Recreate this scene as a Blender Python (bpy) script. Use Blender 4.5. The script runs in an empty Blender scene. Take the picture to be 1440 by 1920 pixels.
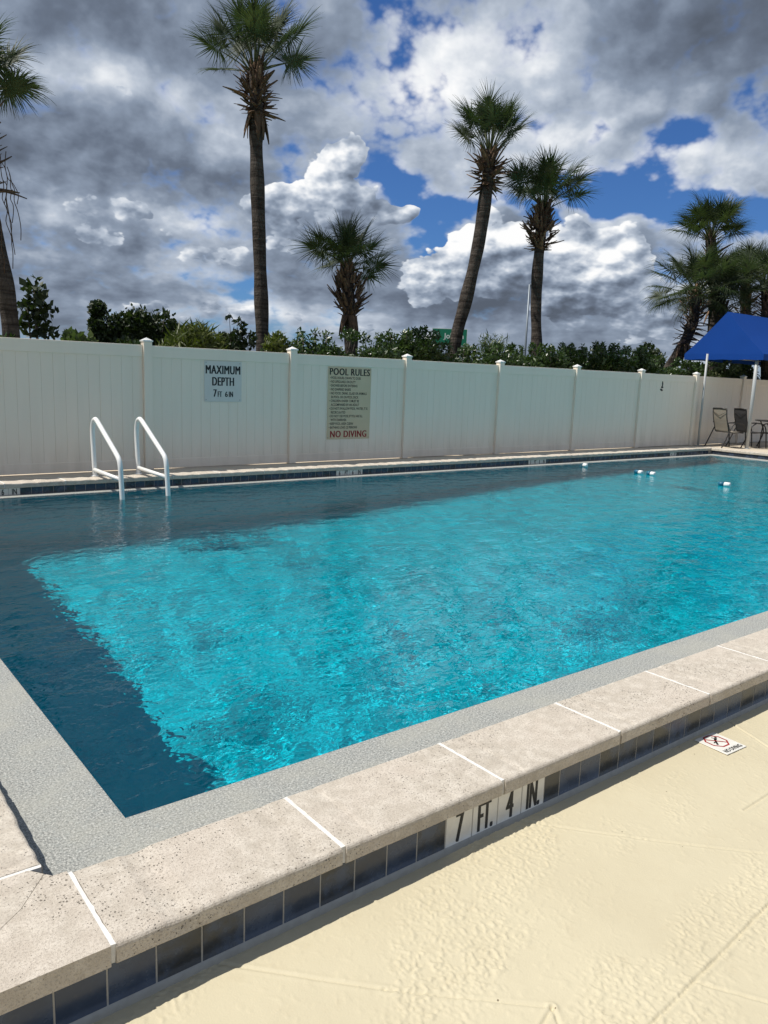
import bpy, bmesh, math, random
import numpy as np
from mathutils import Vector, Matrix

S = bpy.context.scene
COL = S.collection
rnd = random.Random(7)
nrg = np.random.default_rng(11)

# ------------------------------------------------------------------ camera
CAM_H = 1.697
CR = (0.785, -0.618, 0.037); CU = (0.077, 0.157, 0.985)
def make_camera():
    cd = bpy.data.cameras.new('camera')
    cd.sensor_fit = 'HORIZONTAL'; cd.sensor_width = 36.0
    cd.lens = 36.0 * 1455.7 / 1440.0
    cd.clip_start = 0.05; cd.clip_end = 5000
    c = bpy.data.objects.new('camera', cd); COL.objects.link(c)
    yaw, pitch, roll = math.radians(38.5572), math.radians(9.8389), math.radians(-2.1406)
    f = Vector((math.sin(yaw)*math.cos(pitch), math.cos(yaw)*math.cos(pitch), -math.sin(pitch)))
    r0 = Vector((math.cos(yaw), -math.sin(yaw), 0)); u0 = r0.cross(f)
    r = r0*math.cos(roll) - u0*math.sin(roll); u = r.cross(f)
    m = Matrix((( r.x, u.x, -f.x, 0), (r.y, u.y, -f.y, 0), (r.z, u.z, -f.z, CAM_H), (0, 0, 0, 1)))
    c.matrix_world = m
    S.camera = c
make_camera()

# ------------------------------------------------------------------ node helpers
class G:
    """small helper for building node graphs"""
    def __init__(self, tree):
        self.t = tree; self.n = tree.nodes; self.l = tree.links
    def node(self, typ, **kw):
        n = self.n.new(typ)
        for k, v in kw.items(): setattr(n, k, v)
        return n
    def put(self, sock, v):
        if isinstance(v, bpy.types.NodeSocket): self.l.new(v, sock)
        elif v is not None: sock.default_value = v
    def m(self, op, a, b=None, c=None, clamp=False):
        n = self.node('ShaderNodeMath', operation=op, use_clamp=clamp)
        self.put(n.inputs[0], a)
        if b is not None: self.put(n.inputs[1], b)
        if c is not None: self.put(n.inputs[2], c)
        return n.outputs[0]
    def v(self, op, a, b=None):
        n = self.node('ShaderNodeVectorMath', operation=op)
        self.put(n.inputs[0], a)
        if b is not None:
            if op == 'SCALE': self.put(n.inputs['Scale'], b)
            else: self.put(n.inputs[1], b)
        return n.outputs['Value'] if op in ('LENGTH', 'DOT_PRODUCT', 'DISTANCE') else n.outputs[0]
    def sep(self, a):
        n = self.node('ShaderNodeSeparateXYZ'); self.put(n.inputs[0], a); return n.outputs
    def comb(self, x, y, z):
        n = self.node('ShaderNodeCombineXYZ')
        for i, q in enumerate((x, y, z)): self.put(n.inputs[i], q)
        return n.outputs[0]
    def noise(self, vec, scale, detail=5, rough=.55, lac=2.0, dist=0.0, out=0, typ='FBM', dim='3D'):
        n = self.node('ShaderNodeTexNoise', noise_dimensions=dim)
        n.noise_type = typ
        self.put(n.inputs['Vector'], vec)
        self.put(n.inputs['Scale'], scale); self.put(n.inputs['Detail'], detail)
        self.put(n.inputs['Roughness'], rough); self.put(n.inputs['Lacunarity'], lac); self.put(n.inputs['Distortion'], dist)
        return n.outputs[out]
    def voro(self, vec, scale, detail=0.0, feature='F1', out='Distance', rand=1.0, rough=.5, smooth=None):
        n = self.node('ShaderNodeTexVoronoi', feature=feature)
        self.put(n.inputs['Vector'], vec); self.put(n.inputs['Scale'], scale)
        if 'Detail' in n.inputs: self.put(n.inputs['Detail'], detail); self.put(n.inputs['Roughness'], rough)
        self.put(n.inputs['Randomness'], rand)
        if smooth is not None and 'Smoothness' in n.inputs: self.put(n.inputs['Smoothness'], smooth)
        return n.outputs[out]
    def ss(self, x, a, b, lo=0.0, hi=1.0):
        n = self.node('ShaderNodeMapRange', interpolation_type='SMOOTHSTEP')
        self.put(n.inputs[0], x); self.put(n.inputs[1], a); self.put(n.inputs[2], b); self.put(n.inputs[3], lo); self.put(n.inputs[4], hi)
        return n.outputs[0]
    def lin(self, x, a, b, lo=0.0, hi=1.0):
        n = self.node('ShaderNodeMapRange'); n.clamp = True
        self.put(n.inputs[0], x); self.put(n.inputs[1], a); self.put(n.inputs[2], b); self.put(n.inputs[3], lo); self.put(n.inputs[4], hi)
        return n.outputs[0]
    def mix(self, f, a, b, typ='MIX'):
        n = self.node('ShaderNodeMix', data_type='RGBA', blend_type=typ)
        self.put(n.inputs[0], f); self.put(n.inputs[6], a if not isinstance(a, tuple) else (*a, 1)[:4]); self.put(n.inputs[7], b if not isinstance(b, tuple) else (*b, 1)[:4])
        return n.outputs[2]
    def ramp(self, f, stops):
        n = self.node('ShaderNodeValToRGB'); e = n.color_ramp.elements
        while len(e) > len(stops): e.remove(e[-1])
        while len(e) < len(stops): e.new(1.0)
        for q, (p, c) in zip(e, stops):
            q.position = p; q.color = (*c, 1)[:4]
        self.put(n.inputs[0], f); return n.outputs[0]

# ------------------------------------------------------------------ sun and sky
SUN_TO = Vector((-0.50, 0.27, 1.0)).normalized()
sd = bpy.data.lights.new('sun', 'SUN'); sd.energy = 5.0; sd.angle = math.radians(0.53); sd.color = (1.0, 0.955, 0.88)
sun = bpy.data.objects.new('sun', sd); COL.objects.link(sun)
sun.rotation_euler = (-SUN_TO).to_track_quat('-Z', 'Y').to_euler()
sun.location = (-10, 5, 20)
sd.cycles.is_caustics_light = True

def make_world():
    w = bpy.data.worlds.new('World'); S.world = w; w.use_nodes = True
    g = G(w.node_tree); g.n.clear()
    out = g.node('ShaderNodeOutputWorld'); bg = g.node('ShaderNodeBackground')
    sky = g.node('ShaderNodeTexSky'); sky.sky_type = 'NISHITA'; sky.sun_disc = False
    sky.sun_elevation = math.asin(SUN_TO.z); sky.sun_rotation = math.atan2(SUN_TO.x, SUN_TO.y)
    sky.air_density = 1.0; sky.dust_density = 0.4; sky.ozone_density = 2.5
    K = 0.12; RELF = 1.9; RELB = 1.35; LBASE = .42                                            # sky strength
    skyc = g.mix(1.0, sky.outputs[0], (0.27, 0.46, 0.76, 1), 'MULTIPLY')
    tc = g.node('ShaderNodeTexCoord')
    D = g.v('NORMALIZE', tc.outputs['Generated'])
    # domain warp, then azimuth / elevation in degrees
    wn = g.noise(D, 5.0, 4, .55, out=1)
    wv = g.v('SCALE', g.v('SUBTRACT', wn, (.5, .5, .5)), 0.11)
    DW = g.v('ADD', D, wv)
    def azel(vec):
        x, y, z = g.sep(vec)
        az = g.m('MULTIPLY', g.m('ARCTAN2', x, y), 57.2958)
        h = g.m('SQRT', g.m('ADD', g.m('MULTIPLY', x, x), g.m('MULTIPLY', y, y)))
        el = g.m('MULTIPLY', g.m('ARCTAN2', z, h), 57.2958)
        return az, el
    AZ, EL = azel(DW)
    AZ0, EL0 = azel(D)
    def blob(a0, e0, wa, we, amp, az=AZ, el=EL):
        X = g.m('DIVIDE', g.m('SUBTRACT', az, a0), wa); Y = g.m('DIVIDE', g.m('SUBTRACT', el, e0), we)
        q = g.m('ADD', g.m('MULTIPLY', X, X), g.m('MULTIPLY', Y, Y))
        return g.m('MULTIPLY', g.m('EXPONENT', g.m('MULTIPLY', q, -1.0)), amp)
    def total(lst, start=0.0, **kw):
        s = start
        for b in lst: s = g.m('ADD', s, blob(*b, **kw))
        return s
    # cloud coordinates: compressed towards the horizon like a real cloud deck
    def cc(vec):
        x, y, z = g.sep(vec)
        zz = g.m('POWER', g.m('MAXIMUM', z, 0.002), 0.72)
        return g.comb(x, y, g.m('MULTIPLY', zz, 1.35))
    P0 = cc(D)
    tsun = Vector((SUN_TO.x, SUN_TO.y, 0)).normalized()
    # ---- upper deck: broken stratocumulus, thin parts bright, thick parts grey
    def densA(vec): return g.noise(vec, 4.8, 6, .48, lac=2.15, dist=.18)
    A0 = densA(P0); A1 = densA(g.v('ADD', P0, (tsun.x*.018, tsun.y*.018, .024)))
    holes = total([
        (39.3, 13.2, 2.3, 1.4, -.50), (42.0, 11.4, 3.4, .9, -.40), (41.5, 8.7, 2.2, 1.6, -.46), (46.3, 10.9, 2.6, .8, -.40),
        (47, 15.8, 1.8, 1.2, -.30), (51.5, 12.9, 2.2, 1.0, -.44), (54.6, 12.6, 2.4, 1.4, -.44), (49.5, 11.2, 1.8, .5, -.3),
        (57.3, 15.5, 2.4, 1.2, -.27), (61.4, 17.4, 2.0, 1.7, -.31), (61, 10.4, 2.6, 1.1, -.42), (53, 16.3, 1.0, .7, -.30), (58, 11.3, 2, .5, -.3)], .0)
    def densB(vec):
        a = g.noise(vec, 11.5, 7, .48, lac=2.1)
        b = g.voro(vec, 19.0, 3.0, 'F1', rough=.55)
        return g.m('ADD', a, g.m('MULTIPLY', g.m('SUBTRACT', .45, b), 0.46))
    B0 = densB(P0); B1 = densB(g.v('ADD', P0, (tsun.x*.010, tsun.y*.010, .014)))
    CA = g.m('ADD', g.m('ADD', g.m('SUBTRACT', A0, 0.16), g.m('MULTIPLY', g.m('SUBTRACT', B0, .385), .75)), holes)
    alphaA = g.ss(CA, -.08, .20)
    massA = total([
        (21.5, 17.2, 5, 1.5, .40), (15, 16.5, 3, 1.2, .28), (28.5, 15.3, 3, 1.0, .18), (22, 10.3, 5, 1.2, .30), (29, 4.2, 4, .9, .26),
        (38, 20, 5, 3.0, .18), (45, 20, 6, 3.5, .30), (53, 15, 5, 2.4, .34), (60, 13, 4, 2.0, .34), (49, 13, 6, 2.5, .22),
        (21.5, 4.6, 3, .9, .26), (15.5, 9.5, 2, .9, .22), (25, 7.3, 3, .8, .22), (40, 3.0, 8, .8, .3), (58, 2.5, 6, .7, .25),
        (22, 21.8, 16, 2.4, -.21), (16, 13.4, 6, 1.5, -.22), (59, 22, 6.5, 2.3, -.34), (18, 6.2, 9, 1.3, -.14), (22, 3.0, 13, 1.2, -.16), (31, 20.5, 4, 2, -.1),
        (51, 4.2, 14, 1.4, -.10), (34, 8.2, 4.0, 1.4, -.14), (27, 12.9, 3, 1.2, -.10)], LBASE)
    st = g.noise(g.comb(g.m('MULTIPLY', AZ0, .06), g.m('MULTIPLY', EL0, .62), 3.1), 1.0, 5, .5)
    LA = g.m('ADD', massA, g.m('MULTIPLY', g.m('SUBTRACT', A0, A1), RELF))
    LA = g.m('ADD', LA, g.m('MULTIPLY', g.m('SUBTRACT', .5, A0), .55))
    LA = g.m('ADD', LA, g.m('MULTIPLY', g.m('SUBTRACT', B0, B1), g.ss(EL0, 10.0, 20.0, .46, .30)))
    LA = g.m('ADD', LA, g.ss(CA, .0, .22, .26, 0.0))
    LA = g.m('ADD', LA, g.m('MULTIPLY', g.m('SUBTRACT', st, .5), g.ss(EL0, 1.0, 11.0, .65, .0)))
    RAMP = [(0.0, (.105, .128, .170)), (.22, (.155, .192, .260)), (.45, (.275, .335, .435)), (.68, (.52, .585, .685)), (.88, (.88, .91, .95)), (1.0, (1.06, 1.06, 1.06))]
    colA = g.ramp(LA, RAMP)
    # ---- towering cumulus in front of it
    towers = total([
        (34.3, 13.9, 2.9, 2.3, .95), (36.0, 16.0, 1.8, 1.1, .55), (31.2, 12.6, 2.0, 1.2, .55), (39.8, 10.9, 3.0, .8, .62), (31, 9.5, 3.5, 1.6, .35), (36.5, 11.0, 3, 1.3, .5),
        (43.6, 8.9, 2.0, 1.7, .66), (41.5, 6.6, 3.5, 1.7, .72), (47, 8.9, 2.8, 1.5, .62), (51.5, 9.4, 2.4, 2.0, .72), (55.2, 8.6, 2.8, 1.7, .70), (49, 6.4, 8, 2.1, .75), (57.5, 6.2, 4, 1.8, .6),
        (28, 3.9, 5, 1.0, .50), (22, 4.8, 3.5, 1.1, .55), (38, 2.8, 6, .9, .45), (20, 10.2, 4, 1.2, .48), (25.5, 8.4, 3, 1.3, .46), (17, 8.2, 3, 1.0, .40), (29, 11.5, 3, 1.5, .40), (21.5, 16.8, 5, 1.4, .34), (60, 3.5, 6, 1.0, .4)], .0)
    CB = g.m('ADD', g.m('SUBTRACT', B0, 0.70), towers)
    alphaB = g.ss(CB, .0, .06)
    massB = total([
        (33.4, 15.0, 2.6, 1.9, .46), (30.9, 13.1, 2.0, 1.2, .42), (36.2, 16.8, 2, 1.0, .35), (39.6, 11.3, 3, .6, .32), (37.3, 13.0, 2.0, 1.6, -.12), (33, 10.0, 3, 1.2, -.12),
        (43.6, 9.3, 2.5, 1.3, .42), (41.0, 6.9, 2.4, 1.3, .36), (51.5, 9.7, 5.5, 1.3, .46), (55.5, 8.9, 3, 1.0, .25), (47, 9.0, 3, 1.0, .25),
        (50, 4.9, 12, 1.2, -.16), (36, 10.0, 4, 1.5, -.10), (53, 7.0, 2.6, .8, -.08), (47, 7.2, 2.0, .7, -.12)], .42)
    LB = g.m('ADD', massB, g.m('MULTIPLY', g.m('SUBTRACT', B0, B1), RELB))
    LB = g.m('ADD', LB, g.ss(CB, .0, .2, .10, 0.0))
    LB = g.m('ADD', LB, g.m('MULTIPLY', g.m('SUBTRACT', st, .5), g.ss(EL0, 3.0, 9.0, .45, .0)))
    colB = g.ramp(LB, RAMP)
    ccol = g.mix(alphaB, colA, colB)
    alpha = g.m('MAXIMUM', alphaA, alphaB)
    cc2 = g.mix(1.0, ccol, (1/K*.94, 1/K*.94, 1/K*.94, 1), 'MULTIPLY')
    hz = g.ss(EL0, -1.0, 5.0, .45, 0.0)
    base = g.mix(alpha, skyc, cc2)
    base = g.mix(hz, base, (.30/K, .36/K, .44/K, 1))
    g.l.new(base, bg.inputs[0]); bg.inputs[1].default_value = K
    g.l.new(bg.outputs[0], out.inputs[0])
    w.cycles.sampling_method = 'MANUAL'; w.cycles.sample_map_resolution = 512
make_world()

S.view_settings.view_transform = 'Standard'; S.view_settings.look = 'None'
S.view_settings.exposure = 0.0; S.view_settings.gamma = 1.0; S.view_settings.use_curve_mapping = False
S.render.engine = 'CYCLES'
S.cycles.max_bounces = 10; S.cycles.transmission_bounces = 8; S.cycles.glossy_bounces = 4; S.cycles.diffuse_bounces = 4; S.cycles.transparent_max_bounces = 12
S.cycles.caustics_reflective = False; S.cycles.caustics_refractive = True
S.cycles.blur_glossy = 0.3; S.cycles.sample_clamp_indirect = 6.0
S.cycles.use_denoising = True

# ------------------------------------------------------------------ materials
def mat(name, color=(.5, .5, .5), rough=.6, spec=.5, metal=0.0, build=None):
    m = bpy.data.materials.new(name); m.use_nodes = True
    g = G(m.node_tree); b = g.n['Principled BSDF']
    b.inputs['Base Color'].default_value = (*color, 1); b.inputs['Roughness'].default_value = rough
    b.inputs['Specular IOR Level'].default_value = spec; b.inputs['Metallic'].default_value = metal
    if build: build(g, b)
    return m
def bump(g, b, h, strength=.4, dist=.01):
    n = g.node('ShaderNodeBump'); n.inputs['Strength'].default_value = strength; n.inputs['Distance'].default_value = dist
    g.put(n.inputs['Height'], h); g.l.new(n.outputs[0], b.inputs['Normal'])
def objco(g):
    return g.node('ShaderNodeTexCoord').outputs['Object']
def worldpos(g):
    return g.node('ShaderNodeNewGeometry').outputs['Position']
def orand(g):
    return g.node('ShaderNodeObjectInfo').outputs['Random']

def b_coping(g, b):
    p = worldpos(g); r = orand(g)
    big = g.noise(p, 2.3, 4, .6); mid = g.noise(p, 16, 5, .65); fine = g.noise(p, 120, 4, .85)
    c = g.mix(g.ss(mid, .35, .7), (.495, .44, .365), (.645, .585, .50))
    c = g.mix(g.m('MULTIPLY', g.ss(big, .42, .66), .55), c, (.595, .52, .44))
    c = g.mix(g.m('MULTIPLY', g.m('SUBTRACT', r, .5), .5, clamp=True), c, (.66, .57, .48))
    c = g.mix(g.m('MULTIPLY', g.ss(fine, .49, .62), .8), c, (.36, .31, .255))
    # open pits where sand has fallen out, more of them in some places
    dens = g.m('MULTIPLY', g.ss(g.noise(p, 3.1, 2, .5), .36, .58), g.lin(r, 0.0, 1.0, .55, 1.25))
    cell = g.node('ShaderNodeTexVoronoi'); cell.feature = 'F1'; g.put(cell.inputs['Vector'], g.v('ADD', p, g.v('SCALE', g.noise(p, 60, 2, out=1), .01)))
    cell.inputs['Scale'].default_value = 118
    rr = g.sep(cell.outputs['Color'])[0]
    size = g.m('MULTIPLY', g.ss(rr, .35, 1.0, .0, .42), g.m('ADD', g.m('MULTIPLY', dens, .80), .12))
    pit = g.ss(g.m('SUBTRACT', cell.outputs['Distance'], size), -.07, .05, 1.0, 0.0)
    pit = g.m('MULTIPLY', pit, g.m('GREATER_THAN', size, .06))
    c2 = g.mix(g.m('MULTIPLY', pit, .75), c, (.14, .115, .09))
    g.l.new(c2, b.inputs['Base Color'])
    h = g.m('SUBTRACT', g.m('ADD', g.m('MULTIPLY', fine, .5), g.m('MULTIPLY', mid, .6)), g.m('MULTIPLY', pit, 1.2))
    bump(g, b, h, 1.0, .007)
M_COPING = mat('coping_concrete', rough=.85, spec=.25, build=b_coping)

def b_mortar(g, b):
    p = worldpos(g); n = g.noise(p, 55, 4, .6)
    g.l.new(g.mix(n, (.58, .56, .51), (.82, .80, .77)), b.inputs['Base Color']); bump(g, b, n, .6, .004)
M_MORTAR = mat('white_mortar', rough=.9, build=b_mortar)

def b_plaster(g, b):          # quartz pebble plaster of the wet ledge
    p = worldpos(g)
    f = g.noise(p, 110, 4, .85); f2 = g.noise(p, 60, 3, .7); q = g.noise(p, 3.0, 4, .6)
    c = g.ramp(f, [(.32, (.09, .095, .09)), (.46, (.26, .265, .25)), (.55, (.40, .402, .375)), (.66, (.68, .675, .63))])
    c = g.mix(g.m('MULTIPLY', g.ss(f2, .5, .72), .35), c, (.33, .37, .36))
    c = g.mix(g.m('MULTIPLY', g.ss(q, .4, .7), .4), c, (.42, .41, .35))
    g.l.new(c, b.inputs['Base Color']); bump(g, b, g.m('ADD', f, f2), .9, .004)
M_LEDGE = mat('pebble_plaster', rough=.75, spec=.3, build=b_plaster)

def b_basin(g, b):            # blue finish; blotches imitate caustic light and dark, painted into the colour
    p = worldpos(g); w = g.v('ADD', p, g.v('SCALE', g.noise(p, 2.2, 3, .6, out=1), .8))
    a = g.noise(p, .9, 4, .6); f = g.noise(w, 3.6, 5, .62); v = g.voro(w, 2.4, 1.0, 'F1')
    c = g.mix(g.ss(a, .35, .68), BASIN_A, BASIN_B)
    c = g.mix(g.m('MULTIPLY', g.ss(f, .46, .60), .9), c, CAUSTIC_DIM)
    c = g.mix(g.m('MULTIPLY', g.ss(v, .38, .7), .7), c, CAUSTIC_LIT)
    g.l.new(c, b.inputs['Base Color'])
CAUSTIC_LIT = (.055, .58, .64)
BASIN_A, BASIN_B, CAUSTIC_DIM = (.018, .43, .51), (.03, .48, .55), (.014, .36, .445)
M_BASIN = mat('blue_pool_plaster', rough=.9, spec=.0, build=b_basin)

def b_tile(g, b):
    p = worldpos(g); r = orand(g); o = objco(g)
    n = g.noise(g.v('ADD', p, g.comb(g.m('MULTIPLY', r, 31.0), 0, 0)), 7, 4, .6)
    c = g.mix(g.ss(r, .25, .7), (.026, .029, .033), (.026, .042, .078))
    c = g.mix(g.ss(n, .42, .72), c, (.050, .075, .125))
    c = g.mix(g.m('MULTIPLY', g.ss(g.noise(p, 40, 3, .7), .55, .8), .3), c, (.08, .09, .10))
    g.l.new(c, b.inputs['Base Color'])
    g.l.new(g.lin(n, .3, .7, .14, .34), b.inputs['Roughness'])
    bump(g, b, g.noise(p, 24, 2), .12, .004)
M_TILE = mat('navy_glazed_tile', rough=.2, build=b_tile)
M_TILEW = mat('white_glazed_tile', (.74, .72, .66), .25, build=lambda g, b: (g.l.new(g.mix(g.noise(worldpos(g), 22, 4, .6), (.60, .58, .52), (.80, .78, .73)), b.inputs['Base Color'])))
M_GROUT = mat('grey_grout', rough=.9, build=lambda g, b: g.l.new(g.mix(g.noise(worldpos(g), 30, 4), (.26, .245, .22), (.42, .40, .36)), b.inputs['Base Color']))
M_BLACK = mat('black_print', (.012, .012, .012), .5)
M_RED = mat('red_print', (.30, .012, .012), .5)

def b_deck(g, b):
    p = worldpos(g); a = g.noise(p, 1.3, 5, .6); f = g.noise(p, 160, 3, .6); m = g.noise(p, 11, 4, .6)
    c = g.mix(g.ss(a, .3, .7), (.52, .46, .32), (.56, .50, .352))
    c = g.mix(g.m('MULTIPLY', g.ss(m, .55, .8), .35), c, (.48, .41, .275))
    sp = g.voro(p, 19, out='Distance'); rr = g.node('ShaderNodeTexVoronoi'); g.put(rr.inputs['Vector'], p); rr.inputs['Scale'].default_value = 19
    k = g.m('MULTIPLY', g.m('LESS_THAN', rr.outputs['Distance'], .06), g.m('GREATER_THAN', g.sep(rr.outputs['Color'])[0], .93))
    c = g.mix(g.m('MULTIPLY', k, .8), c, (.09, .06, .03))
    g.l.new(c, b.inputs['Base Color']); bump(g, b, g.m('ADD', f, g.m('MULTIPLY', m, .8)), .25, .003)
M_DECK = mat('cream_deck_paint', rough=.62, spec=.35, build=b_deck)
M_DECKFAR = mat('tan_deck_paint', rough=.7, build=lambda g, b: g.l.new(g.mix(g.noise(worldpos(g), 3, 5, .6), (.52, .44, .34), (.64, .56, .44)), b.inputs['Base Color']))
def b_lawn(g, b):
    p = worldpos(g); n = g.noise(p, .35, 6, .65); f = g.noise(p, 9, 4, .7)
    c = g.mix(n, (.035, .06, .015), (.085, .105, .035)); c = g.mix(g.m('MULTIPLY', f, .5), c, (.10, .10, .045))
    g.l.new(c, b.inputs['Base Color']); bump(g, b, f, .7, .05)
M_LAWN = mat('lawn_grass', rough=.95, spec=.1, build=b_lawn)

def b_vinyl(g, b):
    p = worldpos(g); x, y, z = g.sep(p)
    n = g.noise(g.comb(g.m('MULTIPLY', x, 6), y, g.m('MULTIPLY', z, .8)), 1.0, 5, .6)
    low = g.ss(z, .18, .75, 1.0, 0.0)
    dirt = g.m('MULTIPLY', g.m('MULTIPLY', g.ss(n, .38, .7), g.m('ADD', g.m('MULTIPLY', low, .35), .10)), 1.0)
    c = g.mix(dirt, (.90, .80, .675), (.68, .59, .47))
    g.l.new(c, b.inputs['Base Color'])
    g.l.new(g.lin(n, .3, .7, .32, .5), b.inputs['Roughness'])
M_VINYL = mat('white_vinyl', rough=.4, build=b_vinyl)
M_WPAINT = mat('white_coated_pipe', (.82, .82, .80), .3)

# ------------------------------------------------------------------ mesh helpers
def link(name, mesh, parent=None, loc=(0, 0, 0), rot=(0, 0, 0)):
    o = bpy.data.objects.new(name, mesh); COL.objects.link(o)
    o.location = loc; o.rotation_euler = rot
    if parent: o.parent = parent
    return o
def tag(o, label=None, cat=None, group=None, kind=None):
    for k, v in (('label', label), ('category', cat), ('group', group), ('kind', kind)):
        if v: o[k] = v
    return o
def empty(name, loc=(0, 0, 0), rot=(0, 0, 0), **kw):
    o = link(name, None, None, loc, rot); o.empty_display_size = .1
    return tag(o, **kw)
def mesh_np(name, verts, faces, mats=(), smooth=False, midx=None):
    """verts (n,3); faces (m,3|4) of one size, or a list of such arrays"""
    me = bpy.data.meshes.new(name)
    fl = faces if isinstance(faces, list) else [faces]
    fl = [np.asarray(f, dtype=np.int32) for f in fl if len(f)]
    nv = len(verts); me.vertices.add(nv); me.vertices.foreach_set('co', np.asarray(verts, dtype=np.float32).ravel())
    tot = np.concatenate([np.full(len(f), f.shape[1], dtype=np.int32) for f in fl])
    loops = np.concatenate([f.ravel() for f in fl])
    me.loops.add(len(loops)); me.loops.foreach_set('vertex_index', loops)
    me.polygons.add(len(tot)); st = np.concatenate([[0], np.cumsum(tot)[:-1]]).astype(np.int32)
    me.polygons.foreach_set('loop_start', st)
    try: me.polygons.foreach_set('loop_total', tot)
    except Exception: pass
    if smooth: me.polygons.foreach_set('use_smooth', np.ones(len(tot), dtype=bool))
    for m in mats: me.materials.append(m)
    if midx is not None: me.polygons.foreach_set('material_index', np.asarray(midx, dtype=np.int32))
    me.update(calc_edges=True); me.validate()
    return me
def bm_mesh(bm, name, mats=(), smooth=False):
    me = bpy.data.meshes.new(name); bm.normal_update(); bm.to_mesh(me); bm.free()
    for m in mats: me.materials.append(m)
    if smooth: me.polygons.foreach_set('use_smooth', [True]*len(me.polygons))
    return me
def bm_box(bm, x0, x1, y0, y1, z0, z1):
    v = [bm.verts.new(p) for p in ((x0, y0, z0), (x1, y0, z0), (x1, y1, z0), (x0, y1, z0), (x0, y0, z1), (x1, y0, z1), (x1, y1, z1), (x0, y1, z1))]
    for f in ((0, 3, 2, 1), (4, 5, 6, 7), (0, 1, 5, 4), (1, 2, 6, 5), (2, 3, 7, 6), (3, 0, 4, 7)): bm.faces.new([v[i] for i in f])
    return v
def box_mesh(name, sx, sy, sz, m, bevel=0.0, seg=2, z0=0.0):
    """box centred in x and y, standing on z0"""
    bm = bmesh.new(); bm_box(bm, -sx/2, sx/2, -sy/2, sy/2, z0, z0+sz)
    if bevel: bmesh.ops.bevel(bm, geom=bm.edges[:], offset=bevel, segments=seg, affect='EDGES', profile=.5)
    return bm_mesh(bm, name, (m,))
def tube_arrays(path, rad, seg=10, cap=True):
    path = [Vector(q) for q in path]; n = len(path)
    rad = rad if isinstance(rad, (list, tuple)) else [rad]*n
    V, F = [], []
    up = None
    for i, q in enumerate(path):
        t = (path[min(i+1, n-1)] - path[max(i-1, 0)]).normalized()
        if up is None:
            up = Vector((0, 0, 1)) if abs(t.z) < .9 else Vector((1, 0, 0))
        a = t.cross(up).normalized(); up = a.cross(t).normalized()
        for k in range(seg):
            w = 2*math.pi*k/seg
            V.append(q + (a*math.cos(w) + up*math.sin(w))*rad[i])
    for i in range(n-1):
        for k in range(seg):
            F.append((i*seg+k, i*seg+(k+1) % seg, (i+1)*seg+(k+1) % seg, (i+1)*seg+k))
    return V, F
def tube_mesh(name, paths, m, seg=10, smooth=True):
    V, F, T = [], [], []
    for path, rad in paths:
        v, f = tube_arrays(path, rad, seg); o = len(V); V += v; F += [tuple(i+o for i in q) for q in f]
        c0 = len(V); V.append(Vector(path[0])); V.append(Vector(path[-1])); e = o+(len(path)-1)*seg
        for k in range(seg):
            T.append((c0, o+(k+1) % seg, o+k)); T.append((c0+1, e+k, e+(k+1) % seg))
    me = mesh_np(name, np.array([tuple(q) for q in V]), [np.array(F), np.array(T)], (m,), smooth)
    return me
def smooth_path(pts, n=6):
    """Catmull-Rom"""
    P = [Vector(q) for q in pts]; P = [P[0]*2-P[1]] + P + [P[-1]*2-P[-2]]; out = []
    for i in range(1, len(P)-2):
        for k in range(n):
            t = k/n; a, b, c, d = P[i-1], P[i], P[i+1], P[i+2]
            out.append(.5*((2*b)+(c-a)*t+(2*a-5*b+4*c-d)*t*t+(3*b-a-3*c+d)*t**3))
    out.append(P[-2]); return out
_dg = None
def text_mesh(name, body, size, m, bold=.0, squash=1.0, align='CENTER', space=1.0, depth=.001, line=1.0):
    cu = bpy.data.curves.new(name, 'FONT'); cu.body = body; cu.size = size; cu.offset = bold; cu.align_x = align; cu.align_y = 'TOP_BASELINE'
    cu.space_character = space; cu.space_line = line; cu.extrude = depth; cu.resolution_u = 3
    o = bpy.data.objects.new(name, cu); COL.objects.link(o); o.scale = (squash, 1, 1)
    bpy.context.view_layer.update()
    me = bpy.data.meshes.new_from_object(o.evaluated_get(bpy.context.evaluated_depsgraph_get()))
    bpy.data.objects.remove(o); bpy.data.curves.remove(cu)
    v = np.zeros(len(me.vertices)*3, dtype=np.float32); me.vertices.foreach_get('co', v); v = v.reshape(-1, 3); v[:, 0] *= squash
    me.vertices.foreach_set('co', v.ravel()); me.materials.clear(); me.materials.append(m); me.name = name; me.update()
    return me
def heavy(me, d, n=5, dz=.00012):
    """thicken flat lettering: close copies side by side, each a hair in front of the last"""
    b = bmesh.new()
    for k in range(n):
        t = me.copy(); t.transform(Matrix.Translation((d*(k/(n-1)-.5), 0, dz*k))); b.from_mesh(t); bpy.data.meshes.remove(t)
    m = me.materials[0]; o = bm_mesh(b, me.name, (m,)); bpy.data.meshes.remove(me); return o
def vnoise(x, y, seed=0):
    """2-D value noise, vectorised, 0..1"""
    xi = np.floor(x).astype(np.int64); yi = np.floor(y).astype(np.int64); xf = x-xi; yf = y-yi
    u = xf*xf*(3-2*xf); v = yf*yf*(3-2*yf)
    def h(a, b):
        q = (a*374761393 + b*668265263 + seed*974634121) & 0xffffffff
        q = ((q ^ (q >> 13))*1274126177) & 0xffffffff
        return ((q ^ (q >> 16)) & 0xffff)/65535.0
    return (h(xi, yi)*(1-u)+h(xi+1, yi)*u)*(1-v) + (h(xi, yi+1)*(1-u)+h(xi+1, yi+1)*u)*v
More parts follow.
